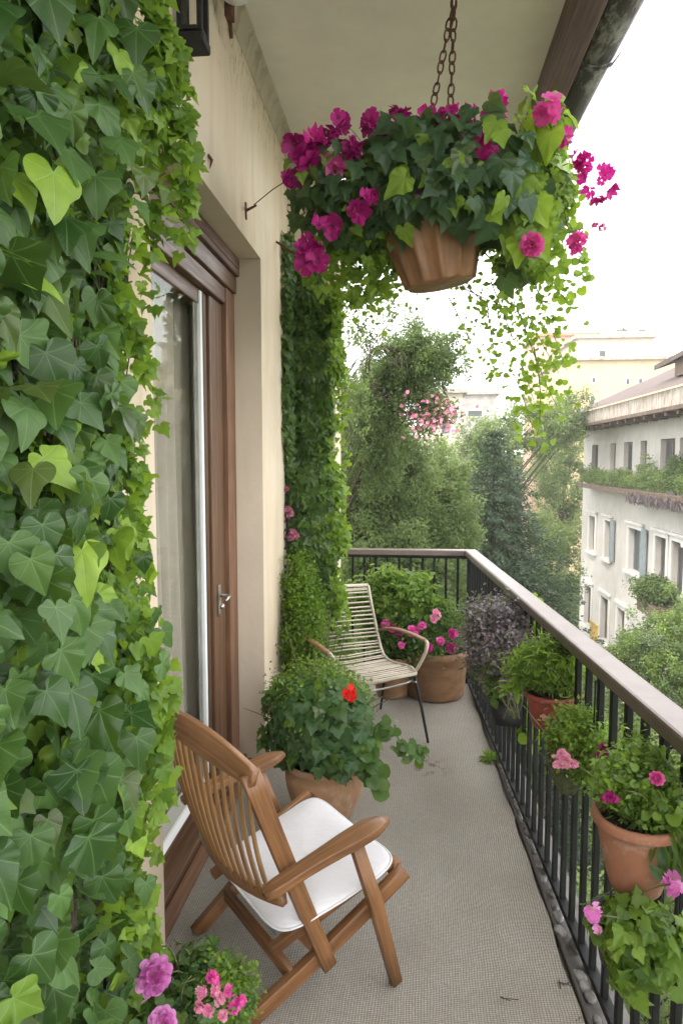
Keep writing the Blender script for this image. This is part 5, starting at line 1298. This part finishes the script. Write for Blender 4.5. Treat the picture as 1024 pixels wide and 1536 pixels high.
# roof dormer / raised skylight
m_ = M(); dc = Vector((FX + .9, 21.4, ZB + 1.55)); m_.add([dc + Vector(v) for v in ((-.9, -1.1, .15), (-.9, 1.4, .0), (1.2, 1.4, .75), (1.2, -1.1, .9), (-.9, -1.1, .30), (-.9, 1.4, .15), (1.2, 1.4, .9), (1.2, -1.1, 1.05))], [(0, 1, 2, 3), (4, 7, 6, 5), (0, 4, 5, 1), (1, 5, 6, 2), (2, 6, 7, 3), (3, 7, 4, 0)], None, False); m_.build('dormer', K['tile'], wb)
m_ = M(); m_.box(dc + Vector((-.2, -.4, -.1)), (1.0, 1.2, .5)); m_.build('dormer_side', K['eavewood'], wb)
# long planting ledge with shrubs
ld = M(); ld.box2((FX - .62, 18.6, .50), (FX - .003, 29.9, .60)); ld.box2((FX - .62, 18.6, .602), (FX - .56, 29.9, .68)); ld.build('planter_ledge', K['eavewood'], wb, .01)
hg = thing('ledge_plants', (FX - .3, 25, .6), 'row of green plants growing along the ledge below the top windows', 'plants')
L = Leaves()
for y in np.arange(18.8, 29.8, .42):
    hh = .28 + .3 * rs.rand() + (.35 if rs.rand() < .2 else 0); clump_bush(L, DIA, (FX - .32, y, .78 + hh * .5), (.24, .3, hh * .8), 16, 40, .07, .07, np.clip(.2 + .3 * rs.randn(16), 0, 1), .2)
L.build('foliage', LM['treelight'], hg, False)
L = Leaves(); n = 500; P = np.stack([FX - .64 + .03 * rs.randn(n), 18.6 + 4.5 * rs.rand(n), .62 - .22 * rs.rand(n)], 1); L.add(NARROW, P, np.array([-1, 0, 0]) + rv(n, .3), np.array([0, 0, -1]) + rv(n, .15), .22, 0.0); L.build('hanging_stems', LM['purple'], hg, False)
bx_ = thing('window_plant', (FX - .5, 20.2, -2.4), 'round green shrub in a planter under a middle floor window', 'shrub')
m_ = M(); m_.box((FX - .62, 20.3, -2.75), (.5, 1.5, .35)); m_.build('planter_box', K['eavewood'], bx_, .02)
L = Leaves(); clump_bush(L, DIA, (FX - .62, 20.4, -2.25), (.5, .95, .55), 110, 60, .1, .08, .2 + .2 * rs.randn(110), .4); L.build('foliage', LM['tree'], bx_, False)
bx_ = thing('window_plant', (FX - .3, 19.9, .9), 'small dark shrub standing tall at the last top floor window', 'shrub')
L = Leaves(); clump_bush(L, DIA, (FX - .28, 19.9, 1.35), (.25, .45, .5), 50, 50, .08, .07, .0, .3); L.build('foliage', LM['tree'], bx_, False); m_ = M(); m_.tube([(FX - .28, 19.9, .6), (FX - .28, 19.9, 1.2)], .03); m_.build('stem', K['bark'], bx_)
# yellow-railed little balcony on the lowest visible floor
m_ = M(); 
for k in range(9): m_.box((FX - .4, 26.8 + k * .13, -5.35), (.03, .03, .85))
m_.box((FX - .4, 27.3, -4.9), (.05, 1.2, .05)); m_.build('small_railing', simple('yellow_paint', (.55, .38, .10), .5), wb)

# distant buildings
def far_block(name, label, x0, x1, y, z1, mat, dep=10, wins=(), extras=None, roofm=None, cat='building'):
    t_ = thing(name, ((x0 + x1) / 2, y + dep / 2, GZ), label, cat); m_ = M(); m_.box2((x0, y, GZ), (x1, y + dep, z1)); m_.build('wall', mat, t_)
    m_ = M(); m_.box2((x0 - .3, y - .3, z1 + .003), (x1 + .3, y + dep + .3, z1 + .3)); m_.build('roof', roofm or K['eave'], t_)
    for (x, z, w_, h_) in wins:
        m_ = M(); m_.box2((x - w_ / 2 - .1, y - .06, z - h_ / 2 - .1), (x + w_ / 2 + .1, y - .003, z + h_ / 2 + .1)); f_ = m_.build('window', K['facade2'], t_); m_ = M(); m_.box2((x - w_ / 2, y - .09, z - h_ / 2), (x + w_ / 2, y - .062, z + h_ / 2)); m_.build('pane', K['pane'], f_)
    return t_
K['yellow'] = plaster('yellow_render', (.50, .38, .23), stain=.2); K['cream2'] = plaster('cream_render', (.44, .39, .315), stain=.25); K['pinkr'] = plaster('pink_render', (.55, .34, .25), stain=.15); K['stone'] = simple('grey_stone', (.33, .31, .29), .9, .3, 1.5, .4, 5); K['orange'] = simple('orange_tiles', (.50, .20, .11), .85, .3, 4, .3)
def W(px, py, Y): p = at(px, py, Y); return p.x, p.z
Yf = 58
xa, za = W(862, 541, Yf); xb_, _ = W(1130, 541, Yf)
def wp(px, py, w_, h_): x, z = W(px, py, Yf); return (x, z, w_ * Yf / 1000, h_ * Yf / 1000)
ye = far_block('yellow_building', 'large pale yellow building with a long flat roof in the distance at right', xa - 1.0, xb_, Yf, za, K['yellow'], 10, [wp(960, 572, 4, 7), wp(1000, 600, 4, 7), wp(890, 570, 3, 6), wp(941, 572, 4, 7), wp(888, 603, 5, 16), wp(985, 575, 4, 7), wp(912, 600, 5, 8)])
xc, zc = W(866, 508, 62); xd, _ = W(980, 508, 62)
up = far_block('rooftop_house', 'cream rooftop storey with chimneys above the pale yellow building', xc, xd, 62, zc, K['cream2'], 8, [(W(903, 531, 62)[0], W(903, 531, 62)[1], .5, .55)])
for px in (940, 948, 975):
    x, z = W(px, 500, 61); m_ = M(); m_.box((x, 63, z - .1), (.45, .45, 1.4)); m_.box((x, 63, z + .72), (.6, .6, .16)); m_.build('chimney', K['stone'], up)
m_ = M(); x, z = W(908, 480, 63); m_.tube([(x, 64, z - 2), (x, 64, z + .6)], .05); m_.box((x, 64, z + .1), (1.0, .04, .04)); m_.box((x, 64, z - .3), (.7, .04, .04)); m_.build('antenna', K['stone'], up)
x0, z0 = W(800, 512, 75); x1, _ = W(862, 512, 75)
far_block('orange_building', 'orange pink building half hidden behind the trailing vine leaves', x0, x1 + 1.5, 72, z0, K['pinkr'], 8, [(W(820, 560, 72)[0], W(820, 560, 72)[1], .6, 1.0)], roofm=K['orange'])
x0, z0 = W(640, 590, 45); x1, _ = W(694, 590, 45)
far_block('cream_tower', 'narrow cream building between the round tree and the conifer', x0, x1, 45, z0, K['cream2'], 8, [(W(668, 640, 45)[0], W(668, 640, 45)[1], .5, .9)])
x0, z0 = W(694, 592, 60); x1, _ = W(745, 592, 60)
far_block('grey_building', 'small grey stone building right of the narrow cream building', x0, x1, 60, z0, K['stone'], 8, [(W(712, 620, 60)[0], W(712, 620, 60)[1], 1.2, .5)])
x0, z0 = W(560, 660, 70); x1, _ = W(640, 660, 70)
far_block('long_building', 'long low pale building behind the garden trees at left', x0 - 18, x1, 70, z0, K['cream2'], 8)
# far wood closing the horizon
L = Leaves()
for i in range(60):
    x = -40 + 95 * rs.rand(); y = 80 + 30 * rs.rand(); clump_bush(L, DIA, (x, y, -3), (4, 4, 5 + 1.5 * rs.rand()), 26, 26, .9, .9, .2, .5)
o_ = L.build('far_wood', LM['tree'], None, False); tag(o_, 'far off wood of green trees on the horizon', 'wood', kind='stuff')

# ------------------------------------------------------------------ haze
hz = M(); hz.box2((-175, -115, GZ - 1.5), (175, 255, 13)); ho = hz.build('haze', None)
m = bpy.data.materials.new('haze_air'); m.use_nodes = True; t = m.node_tree; t.nodes.clear(); o = t.nodes.new('ShaderNodeOutputMaterial'); v = t.nodes.new('ShaderNodeVolumePrincipled')
v.inputs['Color'].default_value = (.95, .96, .97, 1); v.inputs['Density'].default_value = .0014; v.inputs['Anisotropy'].default_value = .2; t.links.new(v.outputs[0], o.inputs['Volume']); ho.data.materials.append(m)
tag(ho, kind='stuff')
